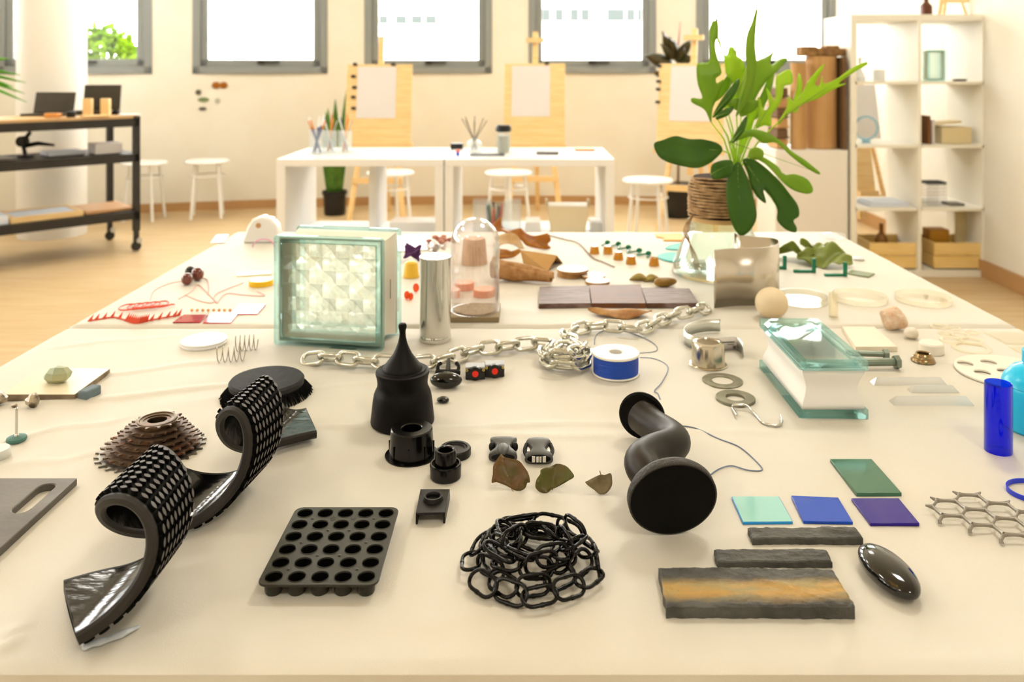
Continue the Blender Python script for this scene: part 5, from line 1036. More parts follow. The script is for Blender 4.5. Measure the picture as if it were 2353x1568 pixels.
traced(C4([(1090, 660), (1120, 560), (1140, 470), (1160, 440), (1165, 500), (1150, 600), (1130, 670)]), 'fernlight', .02, .2)
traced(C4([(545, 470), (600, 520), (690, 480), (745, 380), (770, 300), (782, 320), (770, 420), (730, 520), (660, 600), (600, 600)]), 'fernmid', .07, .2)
st = MB()
for x0, y0, x1, y1, dy in ((745, 965, 612, 735, .02), (750, 960, 700, 700, .05), (755, 960, 765, 700, -.02), (765, 960, 790, 690, .03), (775, 960, 885, 770, 0), (785, 960, 1015, 735, -.04), (740, 965, 680, 905, -.09), (770, 965, 725, 860, -.03), (760, 965, 640, 700, -.02), (762, 965, 700, 620, .04), (770, 960, 850, 640, .02), (775, 962, 930, 640, .05)):
    a, b = C4([(x0, y0), (x1, y1)]); st.tube([AT(*a, JY)-pb-V((0, 0, .02)), (AT(*a, JY)+AT(*b, JY+dy))/2-pb+V((.004, 0, .006)), AT(*b, JY+dy)-pb], [.0024, .002, .0014], 6)
st.build('stems', 'fernlight', t)
# ================================================================ BACKGROUND
# column
c = V((-3.54, 6.20, 0)); t = one('column', 'round white structural column behind the black shelf cart', 'column', MB().lathe([(0, 0), (.232, 0), (.232, ZC-.001), (0, ZC-.001)], 48), 'columnwhite', c)
# ---- shelf cart
mat('cartwood', 'd9b483', .45, col2='cfa670', nscale=5, nstretch=(1, 10, 1)); mat('castergrey', 'b9bdc0', .3, .8)
cart = thing('shelf_cart', 'black metal shelf cart on casters with a wooden top, far left', 'shelf cart', (-2.615, 5.63, 0), rad(45))
CL, CD = 1.35, .55; b = MB()
for x in (0, -CL):
    for y in (0, CD): MB().box((x-.02*(1 if x == 0 else -1), y+.02*(1 if y == 0 else -1), .53), (.04, .04, .78)).build('post', 'blackmetal', cart)
for z in (.905, .665, .275):
    f = MB()
    for y in (.012, CD-.012): f.box((-CL/2, y, z-.0275), (CL, .024, .055))
    for x in (-.012, -CL+.012): f.box((x, CD/2, z-.0275), (.024, CD, .055))
    f.build('shelf_frame', 'blackmetal', cart)
    MB().box((-CL/2, CD/2, z-.012 if z < .9 else z+.009), (CL-.03, CD-.03, .02)).build('shelf_board', 'cartwood' if z > .9 else 'blackmetal', cart)
for x in (-.02, -CL+.02):
    for y in (.02, CD-.02):
        f = MB().box((x, y, .095), (.03, .03, .10)).build('caster_fork', 'blackmetal', cart)
        MB().lathe([(0, -.011), (.030, -.011), (.033, -.006), (.033, .006), (.030, .011), (0, .011)], 28, TR(x, y, .0335) @ RX(pi/2)).build('wheel', 'blackmetal', cart)
        MB().lathe([(0, -.017), (.018, -.017), (.018, .017), (0, .017)], 20, TR(x+.012, y-.012, .075) @ RX(pi/2)).build('brake_tab', 'castergrey', cart)
cm = Matrix.Translation(cart.location) @ RZ(rad(45))
CW = lambda x, y, z: cm @ V((x, y, z))
mat('screen', '3a3226', .35); mat('bottomdark', '15130f', .5)
def laptop(lab, px0, px1, pyt, pyb, Y, lean):
    a, b_ = AT(px0, pyb, Y), AT(px1, pyb, Y); w_ = b_.x-a.x; h_ = (pyb-pyt)*Y/FPX; t = thing('laptop', lab, 'laptop', ((a.x+b_.x)/2, Y, .925), 0)
    z0 = max(.012, a.z-.925); M = TR(0, 0, z0) @ RX(-lean)
    MB().box((0, .003, h_/2/cos(lean)), (w_, .012, h_/cos(lean)), M).build('screen_lid', 'screen', t, bevel=.004)
    MB().box((0, -.07, z0/2), (w_, .16, z0)).build('keyboard_base', 'screen', t, bevel=.003)
laptop('left open dark laptop on the cart top, in front of the white column', 76, 168, 212, 259, 5.66, rad(14)); laptop('right open dark laptop on the cart top, behind the wooden blocks', 190, 275, 195, 252, 5.80, rad(8))
for lab, px in (('left upright pine block in front of the right laptop', 202), ('right upright pine block in front of the right laptop', 243)):
    p = AT(px, 251, 5.60); one('wood_block', lab, 'block', MB().box((0, 0, .0575), (.058, .035, .115)), 'pine', (p.x, 5.60, .925), bevel=.003, group='upright pine blocks')
p = AT(122, 258, 5.36); one('wood_block', 'flat orange-toned wooden block in front of the left laptop', 'block', MB().box((0, 0, .014), (.085, .06, .028)), 'orangewood' if 'orangewood' in MATS else mat('orangewood', 'e09a52', .5), (p.x, 5.36, .925), bevel=.003)
p = AT(163, 262, 5.40); one('black_jar', 'small black round pot between the laptops', 'pot', MB().lathe([(0, 0), (.025, 0), (.033, .02), (.03, .038), (0, .042)], 24), 'blackplastic', (p.x, 5.40, .925))
p = AT(268, 256, 5.72); one('black_jar', 'small black round pot at the right end of the cart top', 'pot', MB().lathe([(0, 0), (.018, 0), (.024, .015), (.02, .03), (0, .032)], 24), 'blackplastic', (p.x, 5.72, .925))
for lab, px, py, Y, d in (('white paper sheets on the right end of the cart top', 298, 262, 5.66, (.12, .10, .006)), ('wooden tray base under the pine blocks', 218, 258, 5.47, (.16, .09, .010))):
    p = AT(px, py, Y); one('paper_stack' if 'paper' in lab else 'small_tray', lab, 'paper' if 'paper' in lab else 'tray', MB().box((0, 0, d[2]/2), d), 'paper' if 'paper' in lab else 'pine', (p.x, Y, .925), rad(45), bevel=.001)
p = CW(-.95, .2, .925); one('white_bowl', 'white dish beside the green plant on the cart top', 'dish', MB().lathe([(0, 0), (.06, 0), (.11, .035), (.105, .037), (.06, .006), (0, .006)], 32), 'whitegloss', p)
# plant on the cart, reaching into the picture from the left
leafmat('palmgreen', '6db81e', '4f9a14', .35, .4, 6)
pp = CW(-1.14, .30, .925); t = thing('palm_plant', 'bright green palm leaves cut by the left edge, on the cart', 'plant', pp)
MB().lathe([(0, 0), (.06, 0), (.075, .10), (.068, .10), (0, .09)], 28).build('pot', 'whitegloss', t)
for x, y, w_ in ((20, 135, .05), (45, 172, .035), (58, 190, .03), (55, 215, .03), (60, 235, .028), (30, 200, .04)):
    e_ = AT(x, y, 5.0)-pp; s = V((0, 0, .09)); m_ = s.lerp(e_, .45)+V((0, 0, .12)); sp = smoothpath([s, m_, e_], 8); n = len(sp); b = MB(); d = (e_-s).normalized(); per = d.cross(V((0, 1, 0))).normalized()
    b.add([q+per*(w_*sin(pi*min(.98, .05+i/n))*.5*k)+V((0, .01*abs(k), 0)) for i, q in enumerate(sp) for k in (-1, 0, 1)], [(i*3+k, i*3+k+1, i*3+k+4, i*3+k+3) for i in range(n-1) for k in (0, 1)])
    b.build('leaf', 'palmgreen', t, smooth=80, solid=.001)
# middle shelf
z = .668
p = FL(166, 334, z); t = thing('desk_lamp', 'black angled desk lamp arm lying on the middle cart shelf', 'tool', CW(-.62, .28, z))
MB().lathe([(0, 0), (.05, 0), (.05, .012), (0, .014)], 24).build('base', 'blackplastic', t); MB().tube([(0, 0, .01), (-.02, .0, .09), (.03, 0, .16)], .013, 8).build('arm', 'blackplastic', t)
MB().tube([(-.01, 0, .07), (.07, .02, .085), (.16, .05, .07)], [.016, .014, .008], 8).build('handle', 'blackplastic', t); MB().lathe([(0, -.02), (.035, -.02), (.035, .02), (0, .02)], 20, TR(-.02, 0, .10) @ RX(pi/2)).build('wheel', 'blackplastic', t)
for lab, cat, x, y, d, m in (('pale box at the right of the middle cart shelf', 'box', -.17, .17, (.17, .16, .07), 'paper'), ('pale blue paper stack on the middle cart shelf', 'paper', -.40, .28, (.22, .20, .025), 'paperblue'), ('yellow book at the left of the middle cart shelf', 'book', -1.02, .10, (.20, .15, .03), 'yellow'), ('thin grey folder on the middle cart shelf', 'folder', -.80, .22, (.16, .3, .012), 'boardgrey')):
    one('paper_stack' if cat == 'paper' else ('storage_box' if cat == 'box' else cat), lab, cat, MB().box((0, 0, d[2]/2), d), m, CW(x, y, z), rad(45), bevel=.003)
z = .277
for lab, cat, x, y, d, m in (('white paper stack at the left of the bottom cart shelf', 'paper', -.98, .22, (.42, .34, .055), 'paperblue'), ('flat tan cardboard sheet at the right of the bottom cart shelf', 'cardboard', -.17, .24, (.30, .36, .02), 'tancup')):
    one('paper_stack' if cat == 'paper' else 'cardboard_sheet', lab, cat, MB().box((0, 0, d[2]/2), d), m, CW(x, y, z), rad(45), bevel=.003)
t = thing('framed_tray', 'wooden framed tray with a glass face on the bottom cart shelf', 'tray', CW(-.55, .22, z), rad(45))
MB().plate(rrect(-.21, -.17, .21, .17, .004), [rrect(-.18, -.14, .18, .14, .002)], 0, .035).build('frame', 'pine', t); MB().box((0, 0, .026), (.36, .28, .008)).build('glass_face', 'paperblue', t)
# ---- stools
def stool():
    t = thing('stool', '', 'stool', (0, 0, 0), group='round white stools')
    MB().lathe([(0, .462), (.168, .462), (.175, .468), (.175, .478), (.168, .484), (0, .484)], 40).build('seat', 'whitegloss', t)
    for k in range(4):
        a = pi/4+k*pi/2; MB().tube([(.12*cos(a), .12*sin(a), .463), (.165*cos(a), .165*sin(a), .012)], .0125, 10).build('leg', 'whitegloss', t)
    MB().tube([(.135*cos(2*pi*i/24), .135*sin(2*pi*i/24), .36) for i in range(24)], .006, 6, closed=True).build('ring', 'whitegloss', t)
    return t
st0 = stool()
for i, (px, py, lab) in enumerate(((332, 372, 'round white stool partly behind the cart post'), (476, 368, 'round white stool against the wall beside the cart'), (897, 394, 'round white stool under the left half of the white table'), (1168, 394, 'round white stool under the right half of the white table'), (1489, 411, 'round white stool in front of the right easel'))):
    o = st0 if i == 0 else copy_tree(st0); p = FL(px, py, .484); o.location = (p.x, p.y, 0); o['label'] = lab; o.rotation_euler = (0, 0, .3*i)
# ---- white tables with slab legs
def wtable(lab, x0, x1, y0, y1):
    t = thing('white_table', lab, 'table', ((x0+x1)/2, (y0+y1)/2, 0)); w_, d = x1-x0, y1-y0; zt = .74
    MB().box((0, 0, zt-.02), (w_, d, .04)).build('tabletop', 'whitegloss', t, bevel=.002)
    for s in (-1, 1): MB().box((s*(w_/2-.024), 0, (zt-.04)/2), (.048, d, zt-.04)).build('side_panel', 'white', t, bevel=.002)
    MB().box((0, .0, .27), (w_-.10, d*.8, .03)).build('lower_shelf', 'white', t, bevel=.002)
    return t
TY0, TY1 = 4.575, 5.26
wx = lambda px: (px-HX)*TY0/FPX
t = wtable('white table with slab legs, left of the pair, holding brush jars', wx(635), wx(1019), TY0, TY1)
MB().box((.02, .12, .475), (.04, .40, .44)).build('centre_panel', 'white', t)
wtable('white table with slab legs, right of the pair, holding the reed diffuser', wx(1021.5), wx(1412), TY0, TY1)
ZW = .741
glass('bgglass', 'fbfdfd', .02, 1.45, .12, 'ffffff'); mat('bluebrush', '2a3f7a', .4); mat('brushtip', 'd98a3c', .6); mat('darkstick', '2b2a2a', .6); mat('greyfill', 'b9b8a8', .6)
def jar(name, lab, cat, px, py, r, h, z=ZW): 
    p = FL(px, py, z); t = thing(name, lab, cat, p); MB().lathe([(0, 0), (r, 0), (r, h), (r-.003, h), (r-.003, .005), (0, .005)], 28).build('glass', 'bgglass', t); return t
t = jar('brush_jar', 'glass jar of blue-handled brushes on the left white table', 'jar', 728, 353, .045, .14); random.seed(2)
for k in range(7):
    a = random.uniform(0, 6.28); r0, r1 = .03, .05; q0 = V((-r0*cos(a)*.8, -r0*sin(a)*.8, .008)); q1 = V((r1*cos(a), r1*sin(a), random.uniform(.19, .23)))
    br = MB().tube([q0, q0.lerp(q1, .72)], .0055, 6).build('brush_handle', 'bluebrush', t); MB().tube([q0.lerp(q1, .72), q1], [.007, .004], 6).build('bristles', 'brushtip' if k % 2 else 'white', br)
for i, (px, lab) in enumerate(((758, 'clear glass jar next to the blue brushes'), (793, 'clear glass jar with sticks, right of the brush jars'))):
    t = jar('brush_jar', lab, 'jar', px, 350, .042, .13)
    for k in range(5): a = k*1.3; MB().tube([(.02*cos(a+3), .02*sin(a+3), .008), (.045*cos(a), .045*sin(a), .19+.01*k)], .004, 6).build('stick', ['greyfill', 'brushtip', 'bluebrush', 'white', 'brushtip'][k], t)
p = FL(1090, 350, ZW); t = thing('reed_diffuser', 'round glass reed diffuser with dark sticks on the white table', 'diffuser', p)
MB().lathe([(0, 0), (.045, 0), (.052, .03), (.045, .06), (.02, .075), (.02, .09), (.017, .09), (.017, .07), (.04, .057), (.046, .03), (.04, .006), (0, .006)], 32).build('bottle', 'bgglass', t)
for k in range(8):
    a = k*.79; MB().tube([(-.02*cos(a), -.02*sin(a), .012), (.012*cos(a), .012*sin(a), .09), (.075*cos(a), .05*sin(a), .19+.012*(k % 3))], .0024, 5).build('reed', 'darkstick', t)
t = jar('lidded_jar', 'glass jar with a black lid beside the reed diffuser', 'jar', 1157, 351, .042, .125); MB().lathe([(0, .125), (.043, .125), (.047, .13), (.047, .155), (.04, .165), (0, .166)], 28).build('lid', 'blackplastic', t); MB().lathe([(0, .007), (.037, .007), (.037, .10), (0, .10)], 24).build('filling', 'greyfill', t)
for name, lab, cat, px, py, d, m in (('notebook', 'dark spiral notebook on the right white table', 'notebook', 1258, 353, (.13, .09, .014), 'boardgrey'), ('paper_sheet', 'white sheet with a pencil sketch on the left white table', 'paper', 935, 349, (.22, .16, .004), 'paper'), ('wooden_card', 'tan card at the right end of the white table', 'card', 1343, 345, (.12, .10, .012), 'orangewood'), ('black_camera', 'small black camera at the back of the white table', 'camera', 1050, 342, (.075, .06, .035), 'blackplastic'), ('black_tray', 'thin black tray under the lidded jar', 'tray', 1120, 356, (.20, .10, .006), 'blackplastic')):
    one(name, lab, cat, MB().box((0, 0, d[2]/2), d), m, FL(px, py, ZW), bevel=.002)
p = FL(1052, 358, ZW); t = thing('glue_stick', 'tiny red and blue glue stick on the white table', 'glue stick', p); MB().lathe([(0, 0), (.010, 0), (.010, .022), (0, .022)], 16).build('tube', 'tblue', t); MB().lathe([(0, .022), (.011, .022), (.011, .036), (0, .037)], 16).build('cap', 'red', t)
# things on the low shelf of the white tables
ZS = .2865; mat('bin', 'ecdcb8', .5)
p = AT(1304, 530, 4.85); t = thing('storage_bin', 'cream plastic bin with raised handles on the low table shelf', 'bin', (p.x, 4.85, ZS))
MB().prism([(-.10, 0), (.10, 0), (.12, .16), (-.12, .16)], -.08, .08, RX(pi/2)).build('bin', 'bin', t, bevel=.006)
for s in (-1, 1): MB().box((s*.122, 0, .17), (.016, .05, .045)).build('handle', 'bin', t, bevel=.004)
mat('penred', 'd8341c', .4); mat('pengreen', '2a7a3a', .4); mat('penblack', '2a2a2e', .4)
for i, (px, lab) in enumerate(((1107, 'empty glass jar on the low table shelf, left of the pens'), (1137, 'glass jar crowded with coloured pens on the low table shelf'), (1178, 'empty glass jar on the low table shelf, right of the pens'))):
    p = AT(px, 535, 4.72+.1*(i == 1)*0+.12*(i != 1)); t = thing('pen_jar', lab, 'jar', (p.x, p.y, ZS)); MB().lathe([(0, 0), (.052, 0), (.052, .19), (.049, .19), (.049, .005), (0, .005)], 28).build('glass', 'bgglass', t)
    if i == 1:
        for k in range(9): a = k*.7; MB().tube([(.025*cos(a), .025*sin(a), .008), (.042*cos(a+.4), .042*sin(a+.4), .165+.01*(k % 3))], .0075, 6).build('pen', ['penred', 'pengreen', 'penblack', 'penred', 'tblue', 'pengreen', 'penred', 'penblack', 'penred'][k], t)
for px, lab in ((958, 'white storage box on the low shelf of the left white table'), (1224, 'white storage box left of the cream bin'), (1372, 'white storage box right of the cream bin')):
    p = AT(px, 530, 4.9); one('white_box', lab, 'box', MB().box((0, 0, .03), (.09 if px > 1000 else .30, .18, .06)), 'whitegloss', (p.x, 4.9, ZS), bevel=.003)
# ---- easels
def easel(lab, px, Y, rz, boardtop, boardbot, bw, papx, mast, crossbar, clips, lean=rad(10)):
    X = (px-HX)*Y/FPX; t = thing('easel', lab, 'easel', (X, Y, 0), rz); zb = H-(boardbot-HY)*Y/FPX; zt_ = H-(boardtop-HY)*Y/FPX; zm = H-(mast-HY)*Y/FPX
    yl = lambda z: (z-.0)*math.tan(lean)
    for s in (-1, 1): MB().bar((s*.22, 0, .0), (s*.06, yl(zt_), zt_), .04, .022).build('front_leg', 'pine', t)
    MB().bar((0, .62, 0), (0, yl(zt_)+.03, zt_), .035, .022).build('rear_leg', 'pine', t)
    MB().bar((0, yl(zb)-.0, zb-.2), (0, yl(zm), zm), .045, .02).build('mast', 'pine', t)
    MB().bar((-.20, yl(.35)-.02, .35), (.20, yl(.35)-.02, .35), .02, .045).build('brace', 'pine', t)
    MB().bar((-bw*.52, yl(zb)-.05, zb-.015), (bw*.52, yl(zb)-.05, zb-.015), .07, .035).build('ledge', 'pine', t)
    if crossbar: MB().bar((-.075, yl(zm-.07)-.02, zm-.07), (.075, yl(zm-.07)-.02, zm-.07), .03, .04).build('top_clamp', 'pine', t)
    M = TR(0, yl(zb)-.045, zb) @ RX(-lean); hb = (zt_-zb)/cos(lean)
    bd = MB().box((0, 0, hb/2), (bw, .015, hb), M).build('drawing_board', 'pine', t, bevel=.002)
    pw, ph = .315, .40*1.05; MB().box((papx, -.010, hb-.02-ph/2), (pw, .002, ph), M).build('paper', 'paper', t)
    for (cx, cz) in clips: MB().box((cx, -.014, hb-cz), (.035, .012, .022), M).build('clip', 'blackplastic', t, bevel=.002)
    return t
easel('pine easel with drawing board beside the snake plant, left of three', 864, 6.55, 0, 148, 330, .53, -.02, 80, False, [(-.20, .0), (.11, .0), (-.21, .10), (-.20, .19), (-.205, .27), (-.20, .36)])
easel('pine easel with drawing board and crossbar, middle of three', 1226, 6.65, rad(-4), 146, 332, .50, -.03, 70, True, [(.10, .0)])
easel('pine easel half hidden by the large plant, right of three', 1578, 6.1, rad(-24), 146, 345, .50, .0, 62, True, [(-.25, .02), (-.25, .14), (-.25, .20), (-.25, .30)])
easel('pine easel behind the white shelf unit, seen through its open cells', 1996, 5.62, rad(14), 190, 440, .14, .0, 150, False, [])
# ---- snake plant
leafmat('snake', '3f6a22', '5c8a2e', .4, .15, 20); p = FL(769, 474, 0); t = thing('snake_plant', 'tall snake plant in a black pot behind the left white table', 'plant', ((769-HX)*7.05/FPX, 7.05, 0))
MB().lathe([(0, 0), (.085, 0), (.09, .02), (.095, .17), (.105, .175), (.105, .205), (.095, .205), (.09, .18), (0, .175)], 32).build('pot', 'blackplastic', t)
random.seed(9)
for k in range(9):
    a = k*.7+.3; r0 = .04; L = random.uniform(.55, .85) if k else 1.0; w_ = .095; tilt = random.uniform(.02, .12)
    b = MB(); 
    for i in range(11):
        s = i/10; cx, cy = r0*cos(a)+tilt*s*cos(a)*L*1.2, r0*sin(a)+tilt*s*sin(a)*L*1.2; hw = w_/2*(.55+.9*s-1.45*s**3 if s < 1 else .01); hw = max(.002, hw); pa_ = .35*(k % 3-1)+.4*s; b.v += [(cx+hw*cos(pa_)*q, cy+hw*sin(pa_)*q, .17+L*s) for q in (-1, 0, 1)]
    b.f = [(i*3+q, i*3+q+1, i*3+q+4, i*3+q+3) for i in range(10) for q in (0, 1)]; b.build('leaf', 'snake', t, smooth=80, solid=.004)
# ---- rubber plant behind the right easel
leafmat('rubberleaf', '2f3a1e', '55432a', .3, .15, 5); mat('redbud', 'a8604a', .5)
t = thing('rubber_plant', 'dark-leaved rubber plant in a pot behind the right easel', 'plant', ((1558-HX)*6.95/FPX, 6.95, 0)); o = t.location
MB().lathe([(0, 0), (.12, 0), (.15, .28), (.14, .28), (0, .26)], 32).build('pot', 'blackplastic', t); MB().tube([(0, 0, .26), (.01, 0, .8), (0, 0, 1.45)], [.012, .010, .006], 8).build('stem', 'twig', t)
for x0, y0, x1, y1, w_ in ((1555, 140, 1522, 72, .10), (1556, 138, 1518, 100, .08), (1556, 132, 1540, 85, .09), (1552, 150, 1482, 128, .12), (1558, 138, 1590, 88, .09), (1558, 142, 1596, 130, .09), (1550, 180, 1496, 165, .07), (1556, 145, 1575, 110, .08)):
    s, e_ = AT(x0, y0, 6.95)-o, AT(x1, y1, 6.80)-o; d = e_-s; per = d.cross(V((0, 1, 0))).normalized(); b = MB(); n = 9
    b.v = [tuple(s+d*(i/(n-1))+per*(w_*.5*sin(pi*min(.97, .04+i/(n-1)))*q)+V((0, .02*q*q, 0))) for i in range(n) for q in (-1, 0, 1)]; b.f = [(i*3+q, i*3+q+1, i*3+q+4, i*3+q+3) for i in range(n-1) for q in (0, 1)]
    b.build('leaf', 'rubberleaf', t, smooth=80, solid=.002)
MB().tube([AT(1556, 140, 6.95)-o, AT(1563, 50, 6.95)-o], [.012, .003], 8).build('bud', 'redbud', t)
# ---- samples on the wall
def onwall(px, py): ph = ph_of(px); p = arc(ph, 0, -.006); p.z = H-(py-HY)*p.y/FPX; return p, -ph
for lab, px, py, d, m in (('left half of the orange butterfly sample under the second window', 497, 196, (.075, .008, .06), 'brownleaf'), ('right half of the orange butterfly sample under the second window', 514, 196, (.07, .008, .06), 'brownleaf'), ('small green sample card on the wall under the second window', 468, 229, (.08, .008, .04), 'dullgreen'), ('small dark round sample on the wall, upper left of the group', 456, 212, (.05, .008, .05), 'boardgrey'), ('small faint grey sample on the wall, right of the group', 500, 232, (.045, .008, .05), 'greyfill'), ('small grey strip sample on the wall, lowest of the group', 466, 250, (.065, .008, .03), 'boardgrey')):
    p, a = onwall(px, py); one('wall_sample', lab, 'sample', MB().prism([(d[0]/2*cos(q)*(1 if m != 'dullgreen' else 1.2), d[2]/2*sin(q)) for q in [2*pi*i/10 for i in range(10)]], -.004, .004, RX(pi/2)), m, p, a, group='wall samples')
# ---- cabinet with cardboard rolls
mat('kraft', 'c49a64', .7, col2='b98d56', nscale=4, nstretch=(8, 8, 1)); mat('kraftdark', '6e5236', .8); mat('cabinet', 'efe9de', .5)
sx0_ = (1955-HX)*4.93/FPX; cx0, cx1, cyy = AT(1782, 345, 4.94).x, sx0_-.012, 4.94; zc = H-(345-HY)*4.94/FPX
t = thing('low_cabinet', 'plain white low cabinet between the easel and the shelf unit', 'cabinet', ((cx0+cx1)/2, cyy+.2, 0)); MB().box((0, 0, zc/2), (cx1-cx0, .4, zc)).build('body', 'cabinet', t, bevel=.003); MB().box((0, -.204, zc/2), (cx1-cx0-.02, .012, zc-.03)).build('door', 'cabinet', t, bevel=.002)
def roll_(lab, px0, px1, pyt, Y, m):
    a, b_ = AT(px0, pyt, Y), AT(px1, pyt, Y); r = (b_.x-a.x)/2; h = a.z-zc; one('cardboard_tube', lab, 'cardboard tube', MB().lathe([(r*.88, 0), (r, 0), (r, h), (r*.88, h)], 32, closed=True), m, ((a.x+b_.x)/2, Y+r*.2, zc+.001))
roll_('narrow cardboard tube standing on the cabinet, left of the wide one', 1818, 1853, 145, 4.99, 'kraft'); roll_('wide cardboard tube standing on the cabinet', 1854, 1924, 130, 5.04, 'kraft')
a = AT(1934, 132, 5.0); one('cardboard_board', 'dark brown upright board at the right end of the cabinet', 'board', MB().box((0, 0, (a.z-zc)/2), (.02, .12, a.z-zc)), 'kraftdark', (a.x-.002, 5.0, zc+.001))
for k in range(6): 
    a = AT(1801, 345, 4.96); one('egg_tray', ['lowest', 'second', 'third', 'fourth', 'fifth', 'topmost'][k]+' brown pulp tray in the stack left of the tubes', 'pulp tray', MB().box((0, 0, .03), (.065, .2, .06)).box((0, 0, .010), (.078, .22, .012)), 'kraftdark' if k % 2 else 'kraft', (a.x, 5.08, zc+.001+k*.062), group='brown pulp trays', bevel=.006)
a = AT(1885, 130, 5.04); one('wood_slab', 'rough brown wood slab lying across the cardboard tubes', 'wood slab', MB().box((-.085, 0, .03), (.10, .11, .06)).box((-.01, .005, .026), (.07, .10, .052)).box((.055, -.005, .032), (.08, .12, .064)).box((.115, 0, .024), (.06, .09, .048)), mat('roughwood', 'a8814e', .8, col2='7c5a34', nscale=20, bump=1, bscale=30), (a.x, 5.04, a.z+.002), bevel=.008)
# ---- white open shelf unit
SY, SD = 4.93, .44; sx0, sx1 = (1955-HX)*SY/FPX, (2272-HX)*SY/FPX; sz = H-(33-HY)*SY/FPX; sw = sx1-sx0
unit = thing('shelf_unit', 'white open-backed cube shelf unit against the right wall', 'shelf unit', ((sx0+sx1)/2, SY+SD/2, 0))
mat('shelfwhite', 'f6f1e2', .4); T_ = .036
MB().box((0, 0, sz-T_/2), (sw, SD, T_)).build('top_panel', 'shelfwhite', unit); MB().box((0, 0, T_/2), (sw, SD, T_)).build('bottom_panel', 'shelfwhite', unit)
for s in (-1, 1): MB().box((s*(sw/2-T_/2), 0, sz/2), (T_, SD, sz-2*T_)).build('side_panel', 'shelfwhite', unit)
MB().box((0, 0, sz/2), (.018, SD, sz-2*T_)).build('divider', 'shelfwhite', unit)
rowz = [T_]+[H-(py-HY)*SY/FPX for py in (478, 333, 187)]
for z in rowz[1:]:
    for s in (-1, 1): MB().box((s*(sw/4-.006), 0, z-.009), (sw/2-T_-.006, SD, .018)).build('shelf', 'shelfwhite', unit)
def SH(px, row, dy=.12): y = SY+dy; return V(((px-HX)*y/FPX, y, rowz[row]+.0008))
mat('darkdish', '5a5040', .4); mat('bookbrown', '7a4a10', .6); mat('beigebox', 'e2cfa0', .6); mat('wirebasket', '3a3a3e', .4); glass('ringglass', 'd8eef4', .02, 1.5, .3, 'bfe0ea'); mat('bluebase', '8fbcd0', .4)
def sitem(name, lab, cat, mb, m, px, row, dy=.12, rz=0, **k): return one(name, lab, cat, mb, m, SH(px, row, dy), rz, **k)
sitem('white_bottle', 'slim white vase in the top left shelf cell', 'vase', MB().lathe([(0, 0), (.03, 0), (.034, .02), (.02, .05), (.010, .08), (.010, .145), (0, .146)], 28), 'whitegloss', 1976, 3, .12)
sitem('white_cup', 'white block-shaped cup in the top left shelf cell', 'cup', MB().lathe([(0, 0), (.034, 0), (.036, .07), (.032, .07), (0, .065)], 28), 'whitegloss', 2020, 3, .14)
t = thing('glass_block', 'small glass block in the top right shelf cell', 'glass block', SH(2146, 3, .16)); glass_block(t, .115, .19, .07, False, 'blockside')
sitem('dark_dish', 'small dark dish in the top right shelf cell', 'dish', MB().lathe([(0, 0), (.035, 0), (.045, .012), (0, .014)], 28), 'darkdish', 2205, 3, .1)
t = thing('glass_ring', 'clear glass ring on a blue base in the second left shelf cell', 'glass ring', SH(1990, 2, .14)); MB().tube([(.07*cos(2*pi*i/36), 0, .09+.07*sin(2*pi*i/36)) for i in range(36)], .008, 8, closed=True).build('ring', 'ringglass', t); MB().lathe([(0, 0), (.028, 0), (.02, .02), (0, .024)], 24).build('base', 'bluebase', t)
sitem('brown_book', 'tall brown book standing in the second right shelf cell', 'book', MB().box((0, 0, .085), (.012, .16, .17)), 'bookbrown', 2121, 2, .10); sitem('white_book', 'white book beside the tall brown one', 'book', MB().box((0, 0, .072), (.016, .15, .144)), 'paper', 2131, 2, .11)
t = thing('beige_box', 'beige box with a tilted lid in the second right shelf cell', 'box', SH(2183, 2, .13)); MB().box((0, 0, .05), (.18, .16, .10)).build('box', 'beigebox', t, bevel=.003); MB().box((-.02, .03, .125), (.17, .14, .012), RY(rad(-6))).build('lid', 'beigebox', t)
t = thing('wire_basket', 'wire basket with a black rim in the third right shelf cell', 'basket', SH(2144, 1, .13))
MB().plate(rrect(-.062, -.05, .062, .05, .01), [rrect(-.052, -.04, .052, .04, .008)], .128, .142).build('rim', 'wirebasket', t)
wb_ = MB()
for k in range(8): x = -.056+.016*k; wb_.bar((x, -.047, .002), (x, -.047, .13), .0016).bar((x, .047, .002), (x, .047, .13), .0016)
for k in range(7): z = .004+.02*k; wb_.bar((-.058, -.047, z), (.058, -.047, z), .0016).bar((-.058, .047, z), (.058, .047, z), .0016)
o = wb_.build('wire_mesh', 'wirebasket', t); o['kind'] = 'stuff'
sitem('dark_slate', 'thin dark plate beside the wire basket', 'plate', MB().box((0, 0, .006), (.09, .10, .012)), 'boardgrey', 2190, 1, .12)
sitem('paper_pile', 'pile of bluish papers in the third left shelf cell', 'paper', MB().box((0, 0, .008), (.24, .20, .016)).box((.01, .0, .02), (.22, .18, .008)), 'paperblue', 2025, 1, .14, rad(3))
mat('crate', 'f6d690', .5, col2='eec878', nscale=5, nstretch=(1, 1, 14)); mat('cratedark', 'b98018', .5)
def crate(lab, px, w_):
    t = thing('wooden_crate', lab, 'crate', SH(px, 0, .16), group='wooden crates'); 
    for k in range(2):
        for s in (-1, 1): MB().box((0, s*.13, .045+.078*k), (w_, .012, .074)).build('slat', 'crate', t, bevel=.002)
        for s in (-1, 1): MB().box((s*(w_/2-.006), 0, .045+.078*k), (.012, .25, .074)).build('slat', 'crate', t, bevel=.002)
    MB().box((0, 0, .012), (w_-.03, .25, .01)).build('bottom', 'crate', t); return t
crate('wooden crate in the bottom left shelf cell, partly hidden by the table', 2036, .31); crate('wooden crate with a knot in the bottom right shelf cell', 2180, .31)
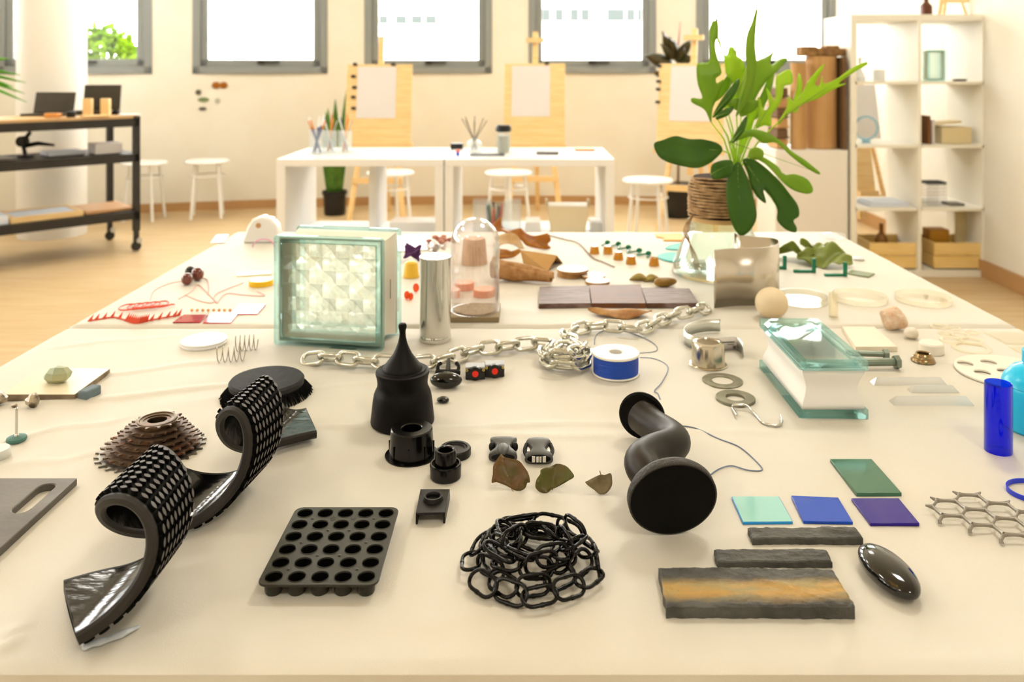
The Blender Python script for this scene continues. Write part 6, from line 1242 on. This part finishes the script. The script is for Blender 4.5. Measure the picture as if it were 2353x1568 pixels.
p = SH(2025, 0, .16); one('brown_bottle', 'brown bottle standing in the bottom left crate', 'bottle', MB().lathe([(0, 0), (.038, 0), (.038, .13), (.03, .16), (.013, .18), (.013, .235), (0, .236)], 24), mat('bottlebrown', '8a5a14', .3), (p.x, p.y, p.z+.018))
p = SH(2150, 0, .18); one('brown_block', 'brown wooden block in the bottom right crate', 'block', MB().box((0, 0, .10), (.12, .10, .20)), 'cratedark', (p.x, p.y, p.z+.018), bevel=.003)
p = SH(2214, 0, .19); one('beige_folder', 'beige card standing in the bottom right crate', 'card', MB().box((0, 0, .15), (.10, .015, .30)), 'beigebox', (p.x, p.y, p.z+.018))
# on top of the unit
p = V(((2128-HX)*(SY+.15)/FPX, SY+.15, sz+.001)); one('amber_bottle', 'small amber bottle on top of the shelf unit', 'bottle', MB().lathe([(0, 0), (.036, 0), (.036, .06), (.014, .085), (.014, .11), (0, .11)], 28), mat('amberdark', '5a2a0e', .2), p)
p = V(((2190-HX)*(SY+.15)/FPX, SY+.15, sz+.001)); t = thing('mini_easel', 'small tabletop easel on top of the shelf unit', 'easel', p)
for s in (-1, 1): MB().bar((s*.085, 0, 0), (s*.02, .05, .26), .018, .012).build('leg', 'pine', t)
MB().bar((0, .12, 0), (0, .05, .26), .018, .012).build('rear_leg', 'pine', t); MB().bar((-.09, -.01, .09), (.09, -.01, .09), .02, .02).build('ledge', 'pine', t)
# ---- outside: bushes and a pale building
leafmat('bush', '6f8a10', '587c0c', .5, .4, 2)
mat('facade', 'f0efec', .8); mat('facadewin', '3c4242', .6, spec=.1); mat('ground', 'cfd0c0', .9)
struct(MB().box((-10, 22, -.6), (90, 24, .1)).build('ground', 'ground'))
def bush(lab, x, y, z, r, n, sd):
    random.seed(sd); t = thing('bush', lab, 'bush', (x, y, -.55)); b = MB(); zz_ = z+.55
    for i in range(n):
        u, a = random.uniform(-1, 1), random.uniform(0, 2*pi); k = random.uniform(.75, 1.05); q = sqrt(1-u*u); p = V((r[0]*k*q*cos(a), r[1]*k*q*sin(a), zz_+r[2]*k*u)); w_ = random.uniform(.06, .11)
        d = V((random.gauss(0, 1), random.gauss(0, 1), random.gauss(0, .6))).normalized(); e_ = d.cross(V((.3, .5, .8))).normalized()
        b.add([p-d*w_, p+e_*w_*.45, p+d*w_, p-e_*w_*.45], [(0, 1, 2, 3)])
    b.build('foliage', 'bush', t, smooth=0); MB().tube([(0, 0, 0), (.05, 0, zz_*.6), (0, 0, zz_)], [.06, .05, .03], 8).build('trunk', 'twig', t)
bush('sunlit green bush outside the first window, right of the column', -4.75, 9.3, 1.12, (.45, .35, .60), 1500, 1)
bush('sunlit green bush outside the leftmost window, left of the column', -5.75, 9.0, 1.3, (.35, .35, .8), 900, 2)
bush('low green hedge tops just above the sill of the second window', -3.0, 9.6, .72, (.95, .35, .53), 1400, 3)
bush('low green hedge tops outside the middle windows', -.4, 10.2, .62, (2.2, .35, .48), 800, 4)
t = thing('building', 'pale building with rows of windows far outside', 'building', (1.0, 34, -.55)); MB().box((0, 3, 5), (26, 6, 10)).build('wall', 'facade', t)
for k in range(12):
    px = [878, 921, 957, 990, 1255, 1285, 1320, 1345, 1405, 1425, 1450, 1475][k]; w_ = (26 if k < 4 else 20)*34/FPX; p = AT(px, 45 if k < 4 else 34, 33.9); MB().box((p.x-1.0, -.02, p.z+.55), (w_, .1, .36 if k < 4 else .5)).build('window', 'facadewin', t)
